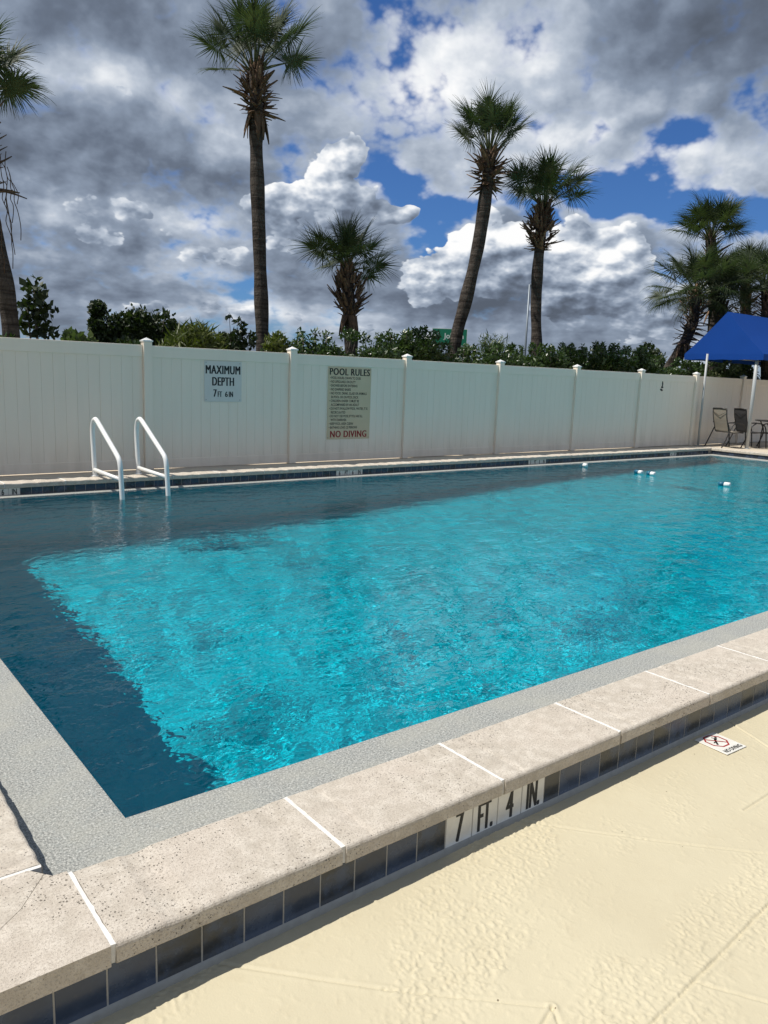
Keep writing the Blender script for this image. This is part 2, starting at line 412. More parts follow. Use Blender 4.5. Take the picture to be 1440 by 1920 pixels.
def fbm2(x, y, oct=4, seed=0):
    s = 0; a = .5; t = 0
    for k in range(oct):
        s = s + a*vnoise(x*2**k+17.3*k, y*2**k-9.1*k, seed+k); t += a; a *= .55
    return s/t

# ------------------------------------------------------------------ pool dimensions
ZC = 0.2005                    # top of the coping
ZL = 0.045                     # wet ledge
ZW = 0.030                     # water level
CT = 0.062                     # coping thickness
YN0, YN1 = 1.834, 2.216        # near coping, outer and inner edge
XL0, XL1 = 0.172, 0.554        # left coping
YF0, YF1 = 10.55, 10.93        # far coping, inner and outer edge
XR0, XR1 = 19.18, 19.56        # right coping
WX0, WX1, WY0, WY1 = 0.937, 18.95, 2.654, 10.42       # water edge
P = 0.1365                     # tile pitch
YFENCE = 11.316

# ------------------------------------------------------------------ ground
def ring(name, outer, inner, z, m):
    (a, b, c, d), (e, f, g_, h) = outer, inner
    v = [(a, b, z), (c, b, z), (c, d, z), (a, d, z), (e, f, z), (g_, f, z), (g_, h, z), (e, h, z)]
    F = [(0, 1, 5, 4), (1, 2, 6, 5), (2, 3, 7, 6), (3, 0, 4, 7)]
    o = link(name, mesh_np(name, np.array(v), np.array(F), (m,))); return tag(o, kind='structure')
ring('lawn', (-900, -900, 900, 900), (-7, -6, 30, 11.5), 0.10, M_LAWN)

def make_decks():
    # deck behind and beside the pool, level with the coping
    bm = bmesh.new(); z = ZC-.008
    bm_box(bm, -7, 30, YF1+.004, 11.5, -.3, z)
    bm_box(bm, XR1+.004, 30, -6, YF1, -.3, z-.0005)
    o = link('far_deck', bm_mesh(bm, 'far_deck', (M_DECKFAR,))); tag(o, kind='structure')
    bm = bmesh.new(); bm_box(bm, -7, XL0-.004, YN0, YF1, -.3, z-.001)
    o = link('side_deck', bm_mesh(bm, 'side_deck', (M_DECK,))); tag(o, kind='structure')
    # near deck: a finely modelled sheet where the camera sees it, a plain one around
    x0, x1, y0, y1 = -.15, 4.9, .5, YN0-.002
    bm = bmesh.new()
    for (a, b, c, d) in ((-7, x0, -6, YN0-.002), (x1, XR1, -6, YN0-.002), (x0, x1, -6, y0)):
        v = [bm.verts.new(q) for q in ((a, c, 0), (b, c, 0), (b, d, 0), (a, d, 0))]; bm.faces.new(v)
    o = link('near_deck', bm_mesh(bm, 'near_deck', (M_DECK,))); tag(o, kind='structure')
    dx = .0043; nx = int((x1-x0)/dx); ny = int((y1-y0)/dx)
    X, Y = np.meshgrid(np.linspace(x0, x1, nx), np.linspace(y0, y1, ny), indexing='ij')
    Z = (fbm2(X*1.1, Y*1.1, 3, 3)-.5)*.008
    # trowelled lumps in patches
    ca, sa = math.cos(.5), math.sin(.5)
    U = X*ca+Y*sa; W = -X*sa+Y*ca
    mask = np.clip((fbm2(U*1.9+5, W*3.3, 4, 21)-.50)*7, 0, 1)
    c2, s2 = math.cos(.7), math.sin(.7); XR, YR = X*c2-Y*s2, X*s2+Y*c2
    wx = fbm2(X*30, Y*30, 2, 71)*.03; wy = fbm2(X*30+9, Y*30, 2, 72)*.03
    cell = vnoise((XR+wx)*95, (YR+wy)*105, 5)*.65+vnoise((YR-wx)*150, (XR+wy)*150, 6)*.35
    lump = np.clip(cell-.46, 0, .34)*2.6
    Z += mask*lump*(.0036+.0028*fbm2(X*6, Y*6, 2, 44))
    thin = np.clip((fbm2(X*1.7+3, Y*1.7, 3, 33)-.42)*4, 0, 1)
    Z += thin*np.clip(vnoise((YR+wx)*70, (XR+wy)*78, 8)-.66, 0, 1)*.005
    Z += (fbm2(X*9, Y*9, 3, 61)-.5)*.0022
    # knife joints of the stamped pattern
    segs = [((.90, 1.84), (1.24, 1.474), 1), ((1.24, 1.474), (1.575, 1.15), 1), ((1.575, 1.15), (1.48, 1.118), 1.3), ((1.575, 1.15), (1.52, 1.06), 1.2),
            ((2.19, 1.84), (2.50, 1.47), .9), ((2.50, 1.47), (2.95, .98), .9), ((3.6, 1.03), (2.503, 1.001), 1.4), ((2.503, 1.001), (1.60, .942), 1.4),
            ((1.985, .97), (2.13, .73), 1.1), ((3.03, 1.352), (3.6, 1.35), 1.3), ((3.80, 1.84), (3.67, 1.54), 1.1), ((3.67, 1.54), (3.5, 1.35), .8),
            ((.90, 1.0), (.6, .4), 1), ((4.6, 1.84), (4.3, 1.2), 1)]
    for (a, b, k) in segs:
        ax, ay = a; bx, by = b; L2 = (bx-ax)**2+(by-ay)**2
        wob = (fbm2(X*5, Y*5, 2, 77)-.5)*.02
        t = np.clip(((X-ax)*(bx-ax)+(Y-ay)*(by-ay))/L2, 0, 1)
        d = np.hypot(X-ax-t*(bx-ax), Y-ay-t*(by-ay))
        nrm = ((X-ax)*(by-ay)-(Y-ay)*(bx-ax))/math.sqrt(L2)+wob*.3
        d = np.hypot(d, 0) + 0*wob
        Z += np.exp(-((np.abs(nrm)*(t > 0)*(t < 1)+d*((t <= 0) | (t >= 1))-.011)/.007)**2)*.0014*k - np.exp(-(d/.0050)**2)*.0034*k
    Z -= .0005
    Z[0, :] = Z[-1, :] = Z[:, 0] = 0
    i = np.arange(nx*ny).reshape(nx, ny)
    F = np.stack([i[:-1, :-1], i[1:, :-1], i[1:, 1:], i[:-1, 1:]], -1).reshape(-1, 4)
    o = link('patio', mesh_np('patio', np.stack([X, Y, Z], -1).reshape(-1, 3), F, (M_DECK,), True)); tag(o, kind='structure')
make_decks()

# ------------------------------------------------------------------ the pool
def floor_z(x):
    return -np.interp(x, [.5, 3.5, 7.2, 11.5, 16.0, 19.5], [2.72, 2.69, 2.66, 2.08, 1.76, 1.55])
pool = empty('swimming_pool', (0, 0, 0), kind='structure')
def make_pool():
    # basin: walls and sloping floor, one skin
    ZB = ZL-.028
    xs = np.concatenate([[WX0], np.arange(1.5, 18.8, .5), [WX1]]); V = []; F = []
    def quad(a, b, c, d): o = len(V); V.extend([a, b, c, d]); F.append((o, o+1, o+2, o+3))
    for a, b in zip(xs[:-1], xs[1:]):
        za, zb = float(floor_z(a)), float(floor_z(b))
        quad((a, WY0, za), (b, WY0, zb), (b, WY1, zb), (a, WY1, za))
        quad((a, WY1, za), (b, WY1, zb), (b, WY1, ZB), (a, WY1, ZB))
        quad((b, WY0, zb), (a, WY0, za), (a, WY0, ZB), (b, WY0, ZB))
    z = float(floor_z(WX0)); quad((WX0, WY0, z), (WX0, WY1, z), (WX0, WY1, ZB), (WX0, WY0, ZB))
    z = float(floor_z(WX1)); quad((WX1, WY1, z), (WX1, WY0, z), (WX1, WY0, ZB), (WX1, WY1, ZB))
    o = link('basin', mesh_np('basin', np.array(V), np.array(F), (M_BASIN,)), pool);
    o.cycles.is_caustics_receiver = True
    # ledge round the water, with a small rounded nose
    V = []; F = []
    def loop(x0, y0, x1, y1, z): V.extend([(x0, y0, z), (x1, y0, z), (x1, y1, z), (x0, y1, z)])
    r = .012
    for (e, z) in ((-.42, ZL), (-r, ZL), (-r*.3, ZL-r*.3), (0.001, ZL-r), (0.001, ZL-.03)):
        loop(WX0+e, WY0+e, WX1-e, WY1-e, z)
    for k in range(4):
        for j in range(4): a = k*4+j; b = k*4+(j+1) % 4; F.append((a, b, b+4, a+4))
    o = link('ledge', mesh_np('ledge', np.array(V), np.array(F), (M_LEDGE,)), pool)
    # core of the raised beam behind the tiles (grout shows between the tiles)
    bm = bmesh.new(); zt = ZC-CT-.002
    bm_box(bm, XL0+.032, XR1-.03, YN0+.0268, YN1-.03, -.25, zt)
    bm_box(bm, XL0+.03, XL1-.03, YN1-.03, YF1-.002, -.25, zt)
    bm_box(bm, XL1-.03, XR1-.002, YF0+.0250, YF1-.002, -.25, zt)
    bm_box(bm, XR0+.032, XR1-.002, YN1-.03, YF0+.032, -.25, zt)
    link('beam', bm_mesh(bm, 'beam', (M_GROUT,)), pool)
make_pool()

def coping_mesh(L, W, bull=True, name='coping_stone'):
    bm = bmesh.new(); bm_box(bm, 0, L, 0, W, 0, CT)
    es = [e for e in bm.edges if abs(e.verts[0].co.y-e.verts[1].co.y) < 1e-6 and abs(e.verts[0].co.z-e.verts[1].co.z) < 1e-6]
    bmesh.ops.bevel(bm, geom=[e for e in es if e.verts[0].co.z > CT/2], offset=.017, segments=4, affect='EDGES', profile=.5)
    es = [e for e in bm.edges if abs(e.verts[0].co.y-e.verts[1].co.y) < 1e-6 and abs(e.verts[0].co.z-e.verts[1].co.z) < 1e-6 and e.verts[0].co.z < 1e-6]
    bmesh.ops.bevel(bm, geom=es, offset=.006, segments=1, affect='EDGES')
    n = max(2, int(L/.022))
    for k in range(1, n):
        bmesh.ops.bisect_plane(bm, geom=bm.verts[:]+bm.edges[:]+bm.faces[:], plane_co=(L*k/n, 0, 0), plane_no=(1, 0, 0))
    sd = rnd.random()*50
    for v in bm.verts:
        e = min(v.co.y, W-v.co.y)
        if e < .02:
            x = np.array([v.co.x+sd]); a = float(fbm2(x*28, x*0+v.co.z*30+sd, 3, 4)[0]-.5); c = float(max(0, fbm2(x*11, x*0+sd, 2, 9)[0]-.62))
            sg = 1 if v.co.y < W/2 else -1
            v.co.y += sg*(a*.0035+c*.013*(v.co.z > CT*.6)); v.co.z -= c*.03*(v.co.z > CT*.6)
    return bm_mesh(bm, name, (M_COPING,), False)
def coping_run(p0, ang, total, first, step, W, gap=.016):
    """stones laid from p0 in direction ang; W to the left of that direction"""
    ca, sa = math.cos(ang), math.sin(ang); s = 0.0; cache = {}; cuts = [0.0]
    while True:
        n = (first if len(cuts) == 1 else cuts[-1]+step)
        if n > total-.15: break
        cuts.append(n)
    cuts.append(total)
    mb = bmesh.new()
    for i, (a, b) in enumerate(zip(cuts[:-1], cuts[1:])):
        L = round(b-a-gap, 4)
        if L not in cache: cache[L] = coping_mesh(L, W)
        jz = rnd.uniform(-.0012, .0012); s = a+gap/2
        o = link('coping_stone', cache[L], pool, (p0[0]+ca*s, p0[1]+sa*s, ZC-CT+jz), (rnd.uniform(-.0015, .0015), 0, ang+rnd.uniform(-.001, .001)))
        if i:
            w = gap/2+.001; v = bm_box(mb, a-w, a+w, .008, W-.008, .004, CT-.0015)
            for q in v: q.co = Vector((p0[0]+ca*q.co.x-sa*q.co.y, p0[1]+sa*q.co.x+ca*q.co.y, ZC-CT+q.co.z))
    return mb
def prism(name, pts, z0, z1, m, bev=0.0):
    bm = bmesh.new(); n = len(pts)
    lo = [bm.verts.new((x, y, z0)) for x, y in pts]; hi = [bm.verts.new((x, y, z1)) for x, y in pts]
    bm.faces.new(lo[::-1]); top = bm.faces.new(hi)
    for i in range(n): bm.faces.new((lo[i], lo[(i+1) % n], hi[(i+1) % n], hi[i]))
    if bev: bmesh.ops.bevel(bm, geom=[e for e in top.edges], offset=bev, segments=3, affect='EDGES', profile=.5)
    return bm_mesh(bm, name, (m,))
def make_coping():
    W = YN1-YN0
    runs = [coping_run((.607, YN0), 0, 18.57, .7465, .7450, W),
            coping_run((XL1, 2.292), math.pi/2, YF0-2.292, .745, .745, W),
            coping_run((XL0, YF0), 0, XR1-XL0, .62, .745, YF1-YF0),
            coping_run((XR1, YN1+.08), math.pi/2, YF0-YN1-.08-.008, .5, .745, XR1-XR0)]
    me = bpy.data.meshes.new('mortar'); bm = bmesh.new()
    for r in runs:
        t = bpy.data.meshes.new('t'); r.to_mesh(t); r.free(); bm.from_mesh(t); bpy.data.meshes.remove(t)
    # joints round the corner stone
    bm_box(bm, .6, .614, YN0+.006, YN1-.004, ZC-CT+.004, ZC-.0015)
    bm_box(bm, XL0+.008, XL1-.008, 2.285, 2.299, ZC-CT+.004, ZC-.0015)
    bmesh.ops.subdivide_edges(bm, edges=[e for e in bm.edges if e.calc_length() > .2], cuts=14)
    for v in bm.verts: v.co += Vector((rnd.uniform(-.002, .002), rnd.uniform(-.002, .002), rnd.uniform(-.0012, .0008)))
    link('mortar', bm_mesh(bm, 'mortar', (M_MORTAR,)), pool)
    # corner stone, cracked across its mitre, its inner corner cut off
    a = [(XL0, YN0), (XL0, 2.2855), (XL1-.045, 2.2855), (XL1-.006, YN1+.028), (XL1+.002, YN1+.020)]
    crack = [(XL0+.02, YN0+.02), (.28, 1.93), (.36, 2.03), (.45, 2.11)]
    c1 = [(XL0, YN0+.0)] + [(.268, 1.942), (.352, 2.042), (.449, 2.120), (XL1-.012, YN1+.0275)] + [(XL1-.045, 2.2855), (XL0, 2.2855)]
    c2 = [(XL0+.002, YN0), (.6005, YN0), (.6005, YN1+.002), (XL1+.006, YN1+.004), (XL1-.0105, YN1+.026), (.4500, 2.1188), (.3532, 2.0408), (.2692, 1.9408)]
    link('coping_stone', prism('coping_stone', c1[::-1], ZC-CT, ZC, M_COPING, .0), pool)
    o = link('coping_stone', prism('coping_stone', c2, ZC-CT, ZC, M_COPING, .0), pool)
    o['label'] = 'corner coping stone cracked across its mitre'
make_coping()

def make_tiles():
    tg = P-.005; zt0 = .0045; zt1 = ZC-CT-.004; th = .008
    def tm(w, h, m, name='tile'): return box_mesh(name, w, th, h, m, .0012, 1)
    full = tm(tg, zt1-zt0, M_TILE); y = YN0+.0295
    # near outer face: dark tiles either side of the depth marker
    xs = [.4604+k*P for k in range(-2, 10)]                         # left edges of tiles
    for x in xs: link('tile', full, pool, (x+P/2, y, zt0))
    mk = [1.826+k*P for k in range(4)]
    wt = tm(tg, zt1-zt0, M_TILEW, 'depth_tile')
    for x, s in zip(mk, ('7', 'FT.', '4', 'IN.')):
        o = link('depth_tile', wt, pool, (x+P/2, y, zt0)); o['label'] = 'white depth tile reading %s' % s
        sq = .62 if len(s) > 1 else .78
        t = heavy(text_mesh('lettering', s, .172, M_BLACK, 0.0, sq*.58, 'CENTER', 1.06, 0.0), .0085)
        link('lettering', t, o, (0, -th/2-.0004, .007), (math.pi/2, 0, 0))
    e = mk[-1]+P; cut = tm(2.6056-P*0-e-.005-P*.0-.0, zt1-zt0, M_TILE)
    nfull = 0
    link('tile', tm(2.6056-2*P*0-e-.005, zt1-zt0, M_TILE), pool, ((e+2.6056)/2, y, zt0)) if 2.6056-e < P*1.2 else None
    x = e
    if 2.6056-e >= P*1.2:
        w = 2.6056-e-P
        link('tile', tm(w-.005, zt1-zt0, M_TILE), pool, (e+w/2, y, zt0)); link('tile', full, pool, (e+w+P/2, y, zt0))
    for k in range(48): link('tile', full, pool, (2.6056+(k+.5)*P, y, zt0))
    # far inner face
    yf = YF0+.0275; z0 = ZL+.002; h = zt1-z0; ft = tm(tg, h, M_TILE); fw = tm(tg, h, M_TILEW, 'depth_tile')
    marks = {}
    for x0, words in ((1.95, ('7', 'FT', '6', 'IN')), (7.32, ('6', 'FT', '6', 'IN')), (12.10, ('5', 'FT', '0', 'IN')), (17.35, ('4', 'FT'))):
        k0 = round((x0-XL1)/P)
        for j, s in enumerate(words): marks[k0+j] = s
    for k in range(int((XR0-XL1)/P)):
        x = XL1+(k+.5)*P
        if k in marks:
            o = link('depth_tile', fw, pool, (x, yf, z0)); o['label'] = 'white depth tile on the far wall reading %s' % marks[k]
            t = text_mesh('lettering', marks[k], h*1.15, M_BLACK, .003, .62, 'CENTER', 1.0, .0006)
            link('lettering', t, o, (0, -th/2-.0004, .008), (math.pi/2, 0, 0))
        else: link('tile', ft, pool, (x, yf, z0))
    # the rest, seen only from other places, joined
    bm = bmesh.new()
    for k in range(int((YF0-YN1)/P)):
        c = YN1+(k+.5)*P
        bm_box(bm, XL1-.031, XL1-.023, c-tg/2, c+tg/2, z0, zt1); bm_box(bm, XR0+.023, XR0+.031, c-tg/2, c+tg/2, z0, zt1)
    for k in range(74):
        c = 2.6056+(k+48.5)*P
        bm_box(bm, c-tg/2, c+tg/2, YN0+.025, YN0+.033, zt0, zt1)
    for k in range(int((XR0-XL1)/P)):
        c = XL1+(k+.5)*P
        bm_box(bm, c-tg/2, c+tg/2, YN1-.031, YN1-.023, z0, zt1)
    o = link('tile_band', bm_mesh(bm, 'tile_band', (M_TILE,)), pool); o['kind'] = 'stuff'
make_tiles()

# ------------------------------------------------------------------ water
def make_water():
    x0, x1, y0, y1 = WX0-.008, WX1+.008, WY0-.008, WY1+.008
    # finer towards the near left corner
    def grad(a, b, s0, s1):
        v = [a]; 
        while v[-1] < b: v.append(v[-1]+s0+(s1-s0)*(v[-1]-a)/(b-a))
        v = np.array(v); return a+(v-a)*(b-a)/(v[-1]-a)
    gx = grad(x0, x1, WS0, WS1); gy = grad(y0, y1, WS0, WS1*.8)
    X, Y = np.meshgrid(gx, gy, indexing='ij')
    r = np.random.default_rng(5); Z = np.zeros_like(X)
    wx = (fbm2(X*.8, Y*.8, 2, 50)-.5)*.55; wy = (fbm2(X*.8, Y*.8, 2, 60)-.5)*.55
    for lam, slope, n in WAVES:
        for k in range(n):
            l = lam*r.uniform(.75, 1.3); th = r.normal(-1.15, .75); kx, ky = math.cos(th)*2*math.pi/l, math.sin(th)*2*math.pi/l
            ph = r.uniform(0, 6.28); amp = slope*l/(2*math.pi)/math.sqrt(n)
            env = .75+.5*vnoise(X/(lam*5+.4)+k*7.1, Y/(lam*5+.4)-k*3.3, 90+k)
            Z += amp*env*np.sin(kx*(X+wx)+ky*(Y+wy)+ph)
    calm = .82+.28*fbm2(X*.45, Y*.45, 3, 12)
    Z *= calm
    nx, ny = X.shape; i = np.arange(nx*ny).reshape(nx, ny)
    F = np.stack([i[:-1, :-1], i[1:, :-1], i[1:, 1:], i[:-1, 1:]], -1).reshape(-1, 4)
    V = np.stack([X, Y, ZW+Z], -1).reshape(-1, 3)
    # close the body of water: sides and bottom lie just inside the shell
    edge = np.concatenate([i[:, 0], i[-1, 1:], i[-2::-1, -1], i[0, -2:0:-1]])
    low = V[edge].copy(); low[:, 2] = floor_z(low[:, 0])-.02
    o = len(V); ne = len(edge); V = np.concatenate([V, low])
    k = np.arange(ne); k2 = (k+1) % ne
    Fs = np.stack([edge[k2], edge[k], o+k, o+k2], -1)
    # bottom strips between matching near and far edge vertices
    b0 = o+np.arange(nx); b1 = o+nx+ny-2+np.arange(nx)[::1]
    far = o+(nx-1)+(ny-1)+(nx-1-np.arange(nx))
    Fb = np.stack([b0[1:], b0[:-1], far[:-1], far[1:]], -1)
    me = mesh_np('water', V, [F, Fs, Fb], (M_WATER,), True)
    ob = link('water', me); tag(ob, kind='structure')
    ob.cycles.is_caustics_caster = True
    return ob
WS0, WS1 = .019, .045
WAVES = ((.62, .013, 6), (.30, .026, 8), (.16, .019, 9), (.09, .011, 9))
def water_mat():
    m = bpy.data.materials.new('pool_water'); m.use_nodes = True; g = G(m.node_tree); g.n.clear()
    out = g.node('ShaderNodeOutputMaterial')
    gl = g.node('ShaderNodeBsdfRefraction'); gl.inputs['IOR'].default_value = 1.333; gl.inputs['Roughness'].default_value = 0.0
    gl.inputs['Color'].default_value = WTINT
    gs = g.node('ShaderNodeBsdfGlossy'); gs.inputs['Roughness'].default_value = 0.0
    p = worldpos(g); x, y, z = g.sep(p)
    q = g.comb(g.m('ADD', g.m('MULTIPLY', x, .78), g.m('MULTIPLY', y, .20)), g.m('SUBTRACT', y, g.m('MULTIPLY', x, .25)), 0.0)
    h = g.m('ADD', g.m('ADD', g.m('MULTIPLY', g.noise(q, 3.2, 2, .5, dist=.4), 1.3), g.noise(q, 9.0, 2, .5, dist=.6)), g.m('MULTIPLY', g.noise(q, 24.0, 1, .5, dist=.4), .30))
    bn = g.node('ShaderNodeBump'); bn.inputs['Strength'].default_value = 1.0; bn.inputs['Distance'].default_value = WBUMP
    g.l.new(h, bn.inputs['Height'])
    for n in (gl, gs): g.l.new(bn.outputs[0], n.inputs['Normal'])
    fr = g.node('ShaderNodeFresnel'); g.l.new(bn.outputs[0], fr.inputs['Normal']); fr.inputs['IOR'].default_value = 1.333
    mx = g.node('ShaderNodeMixShader'); g.l.new(fr.outputs[0], mx.inputs[0]); g.l.new(gl.outputs[0], mx.inputs[1]); g.l.new(gs.outputs[0], mx.inputs[2])
    g.l.new(mx.outputs[0], out.inputs['Surface'])
    return m

WBUMP = .007
WTINT = (.22, .90, .96, 1)
M_WATER = water_mat()
make_water()

# ------------------------------------------------------------------ fence
FZ0, FZ1, FS = ZC-.004, 2.033, 2.5008
FX0 = 4.393+.0635
def make_fence():
    f = empty('fence', (0, YFENCE, FZ0), label='long white vinyl privacy fence with capped posts behind the pool', cat='fence')
    ks = range(-3, 10); pw = .127; H = FZ1-FZ0
    pm = box_mesh('post', pw, pw, H+.05, M_VINYL, .006, 2)
    bm = bmesh.new(); bm_box(bm, -.074, .074, -.074, .074, 0, .022)
    v = [bm.verts.new(q) for q in ((-.066, -.066, .022), (.066, -.066, .022), (.066, .066, .022), (-.066, .066, .022), (0, 0, .062))]
    for a, b in ((0, 1), (1, 2), (2, 3), (3, 0)): bm.faces.new((v[a], v[b], v[4]))
    cm = bm_mesh(bm, 'post_cap', (M_WPAINT,))
    L = FS-pw-.002; rt = box_mesh('top_rail', L-.002, .05, .172, M_VINYL, .005, 2); rb = box_mesh('bottom_rail', L-.002, .05, .14, M_VINYL, .005, 2)
    nb = 15; bw = L/nb
    bm = bmesh.new(); h0, h1 = .12, H-.16
    w = bw/2-.0006; pts = [(-w, .011), (-w, -.009), (-w+.002, -.011), (w-.002, -.011), (w, -.009), (w, .011)]
    lo = [bm.verts.new((x, y, h0)) for x, y in pts]; hi = [bm.verts.new((x, y, h1)) for x, y in pts]
    for i in range(6): bm.faces.new((lo[i], lo[(i+1) % 6], hi[(i+1) % 6], hi[i]))
    bd = bm_mesh(bm, 'board', (M_VINYL,))
    for k in ks:
        x = FX0+k*FS
        p = link('post', pm, f, (x, .02, 0), (rnd.uniform(-.004, .004), rnd.uniform(-.003, .003), 0)); link('post_cap', cm, p, (0, 0, H+.05))
        if k == ks[-1]: continue
        c = x+FS/2; tilt = rnd.uniform(-.002, .002)
        link('top_rail', rt, f, (c, .025, H-.172), (0, tilt, 0)); link('bottom_rail', rb, f, (c, .025, .012))
        for j in range(nb):
            link('board', bd, f, (c-L/2+(j+.5)*bw, .025+rnd.uniform(-.0015, .0015), 0))
make_fence()

# ------------------------------------------------------------------ signs on the fence
def fit(me, w=None, h=None, cx=0.0, y0=0.0, left=None):
    v = np.zeros(len(me.vertices)*3, dtype=np.float32); me.vertices.foreach_get('co', v); v = v.reshape(-1, 3)
    lo, hi = v.min(0), v.max(0)
    sx = w/(hi[0]-lo[0]) if w else None; sy = h/(hi[1]-lo[1]) if h else None
    sx = sx or sy; sy = sy or sx
    v[:, 0] = (v[:, 0]-(lo[0]+hi[0])/2)*sx+cx if left is None else (v[:, 0]-lo[0])*sx+left
    v[:, 1] = (v[:, 1]-lo[1])*sy+y0
    me.vertices.foreach_set('co', v.ravel()); me.update(); return me
def lettering(parent, body, w, h, cx, z, m, off, bold=.02, left=None, name='lettering'):
    d = .0 if h is None else h*.10
    me = heavy(fit(text_mesh(name, body, 1.0, m, 0.0, 1.0, 'LEFT', 1.10, .0), w-d, h, cx, 0, left), d)
    return link(name, me, parent, (0, off, z), (math.pi/2, 0, 0))
M_SIGNG = mat('grey_white_sheet', (.50, .54, .56), .45, build=lambda g, b: g.l.new(g.mix(g.noise(worldpos(g), 6, 5, .6), (.63, .61, .575), (.74, .72, .685)), b.inputs['Base Color']))
M_SIGNY = mat('yellowed_sign_sheet', rough=.5, build=lambda g, b: g.l.new(g.mix(g.noise(worldpos(g), 4, 5, .6), (.60, .47, .30), (.70, .575, .40)), b.inputs['Base Color']))
M_BOLT = mat('screw_steel', (.3, .3, .3), .4, metal=.8)
def make_signs():
    y = YFENCE+.0115-.004
    W, H = .643, .632
    s = empty('depth_sign', (5.6855, y, 1.222), label='square grey sign reading MAXIMUM DEPTH 7FT 6IN on the white fence', cat='sign')
    link('sheet', box_mesh('sheet', W, .004, H, M_SIGNG, .001, 1), s)
    lettering(s, 'MAXIMUM', .60, .13, 0, .43, M_BLACK, -.0032, .012)
    lettering(s, 'DEPTH', .38, .13, 0, .25, M_BLACK, -.0032, .02)
    lettering(s, '7', .06, .115, -.14, .075, M_BLACK, -.0032, .045)
    lettering(s, 'FT', .075, .085, -.058, .075, M_BLACK, -.0032, .045)
    lettering(s, '6', .05, .085, .055, .075, M_BLACK, -.0032, .045)
    lettering(s, 'IN', .075, .085, .135, .075, M_BLACK, -.0032, .045)
    bo = tube_mesh('screw', [([(0, 0, 0), (0, -.004, 0)], .007)], M_BOLT, 8)
    for a in (-1, 1):
        for b in (.03, H-.03): link('screw', bo, s, (a*(W/2-.03), -.002, b))
    W, H = .937, 1.262
    s = empty('rules_sign', (8.1445, y, .585), label='tall yellowed sign headed POOL RULES with red NO DIVING line', cat='sign')
    link('sheet', box_mesh('sheet', W, .004, H, M_SIGNY, .001, 1), s)
    lettering(s, 'POOL RULES', .875, .118, .0, 1.12, M_BLACK, -.0032, .04)
    lettering(s, 'NO DIVING', .80, .118, .0, .032, M_RED, -.0032, .045)
    lines = ['\u2022 POOL HOURS: DAWN TO DUSK', '\u2022 NO LIFEGUARD ON DUTY', '\u2022 SHOWER BEFORE ENTERING', '\u2022 NO DIAPERED BABIES', '\u2022 NO FOOD, DRINK, GLASS OR ANIMALS', '   IN POOL OR ON POOL DECK',
             '\u2022 CHILDREN UNDER 12 MUST BE', '   ACCOMPANIED BY AN ADULT', '\u2022 DO NOT SWALLOW POOL WATER, IT IS', '   RECIRCULATED', '\u2022 DO NOT USE POOL IF YOU ARE ILL', '   WITH DIARRHEA', '\u2022 KEEP POOL AREA CLEAN', '\u2022 BATHING LOAD: 22 PERSONS']
    for i, t in enumerate(lines):
        me = text_mesh('rule_line', t.strip(), .060, M_BLACK, .0010, .735, 'LEFT', 1.0, 0.0)
        link('rule_line', me, s, (-.43+(.0 if t[0] != ' ' else .035), -.0032, 1.052-i*.0665), (math.pi/2, 0, 0))
    for a in (-1, 1):
        for b in (.03, H-.03): link('screw', bo, s, (a*(W/2-.025), -.002, b))
    # small black marks painted or stuck on the panel by the canopy
    s = empty('wall_mark', (17.90, YFENCE+.0105, 1.58), label='small black stencil marks stacked on the fence beside the canopy pole', cat='marking')
    for (cx, cz, w, h, r) in ((.012, .215, .028, .085, -.15), (-.012, .125, .036, .03, .2), (.024, .125, .034, .03, -.2), (-.018, .06, .07, .034, .25), (.0, .165, .008, .05, 0)):
        bm = bmesh.new(); bmesh.ops.create_circle(bm, cap_ends=True, radius=1, segments=10)
        for v in bm.verts: v.co = Vector((v.co.x*w, 0, v.co.y*h/1.3))
        link('mark', bm_mesh(bm, 'mark', (M_BLACK,)), s, (cx, -.001, cz), (0, r, 0))
make_signs()

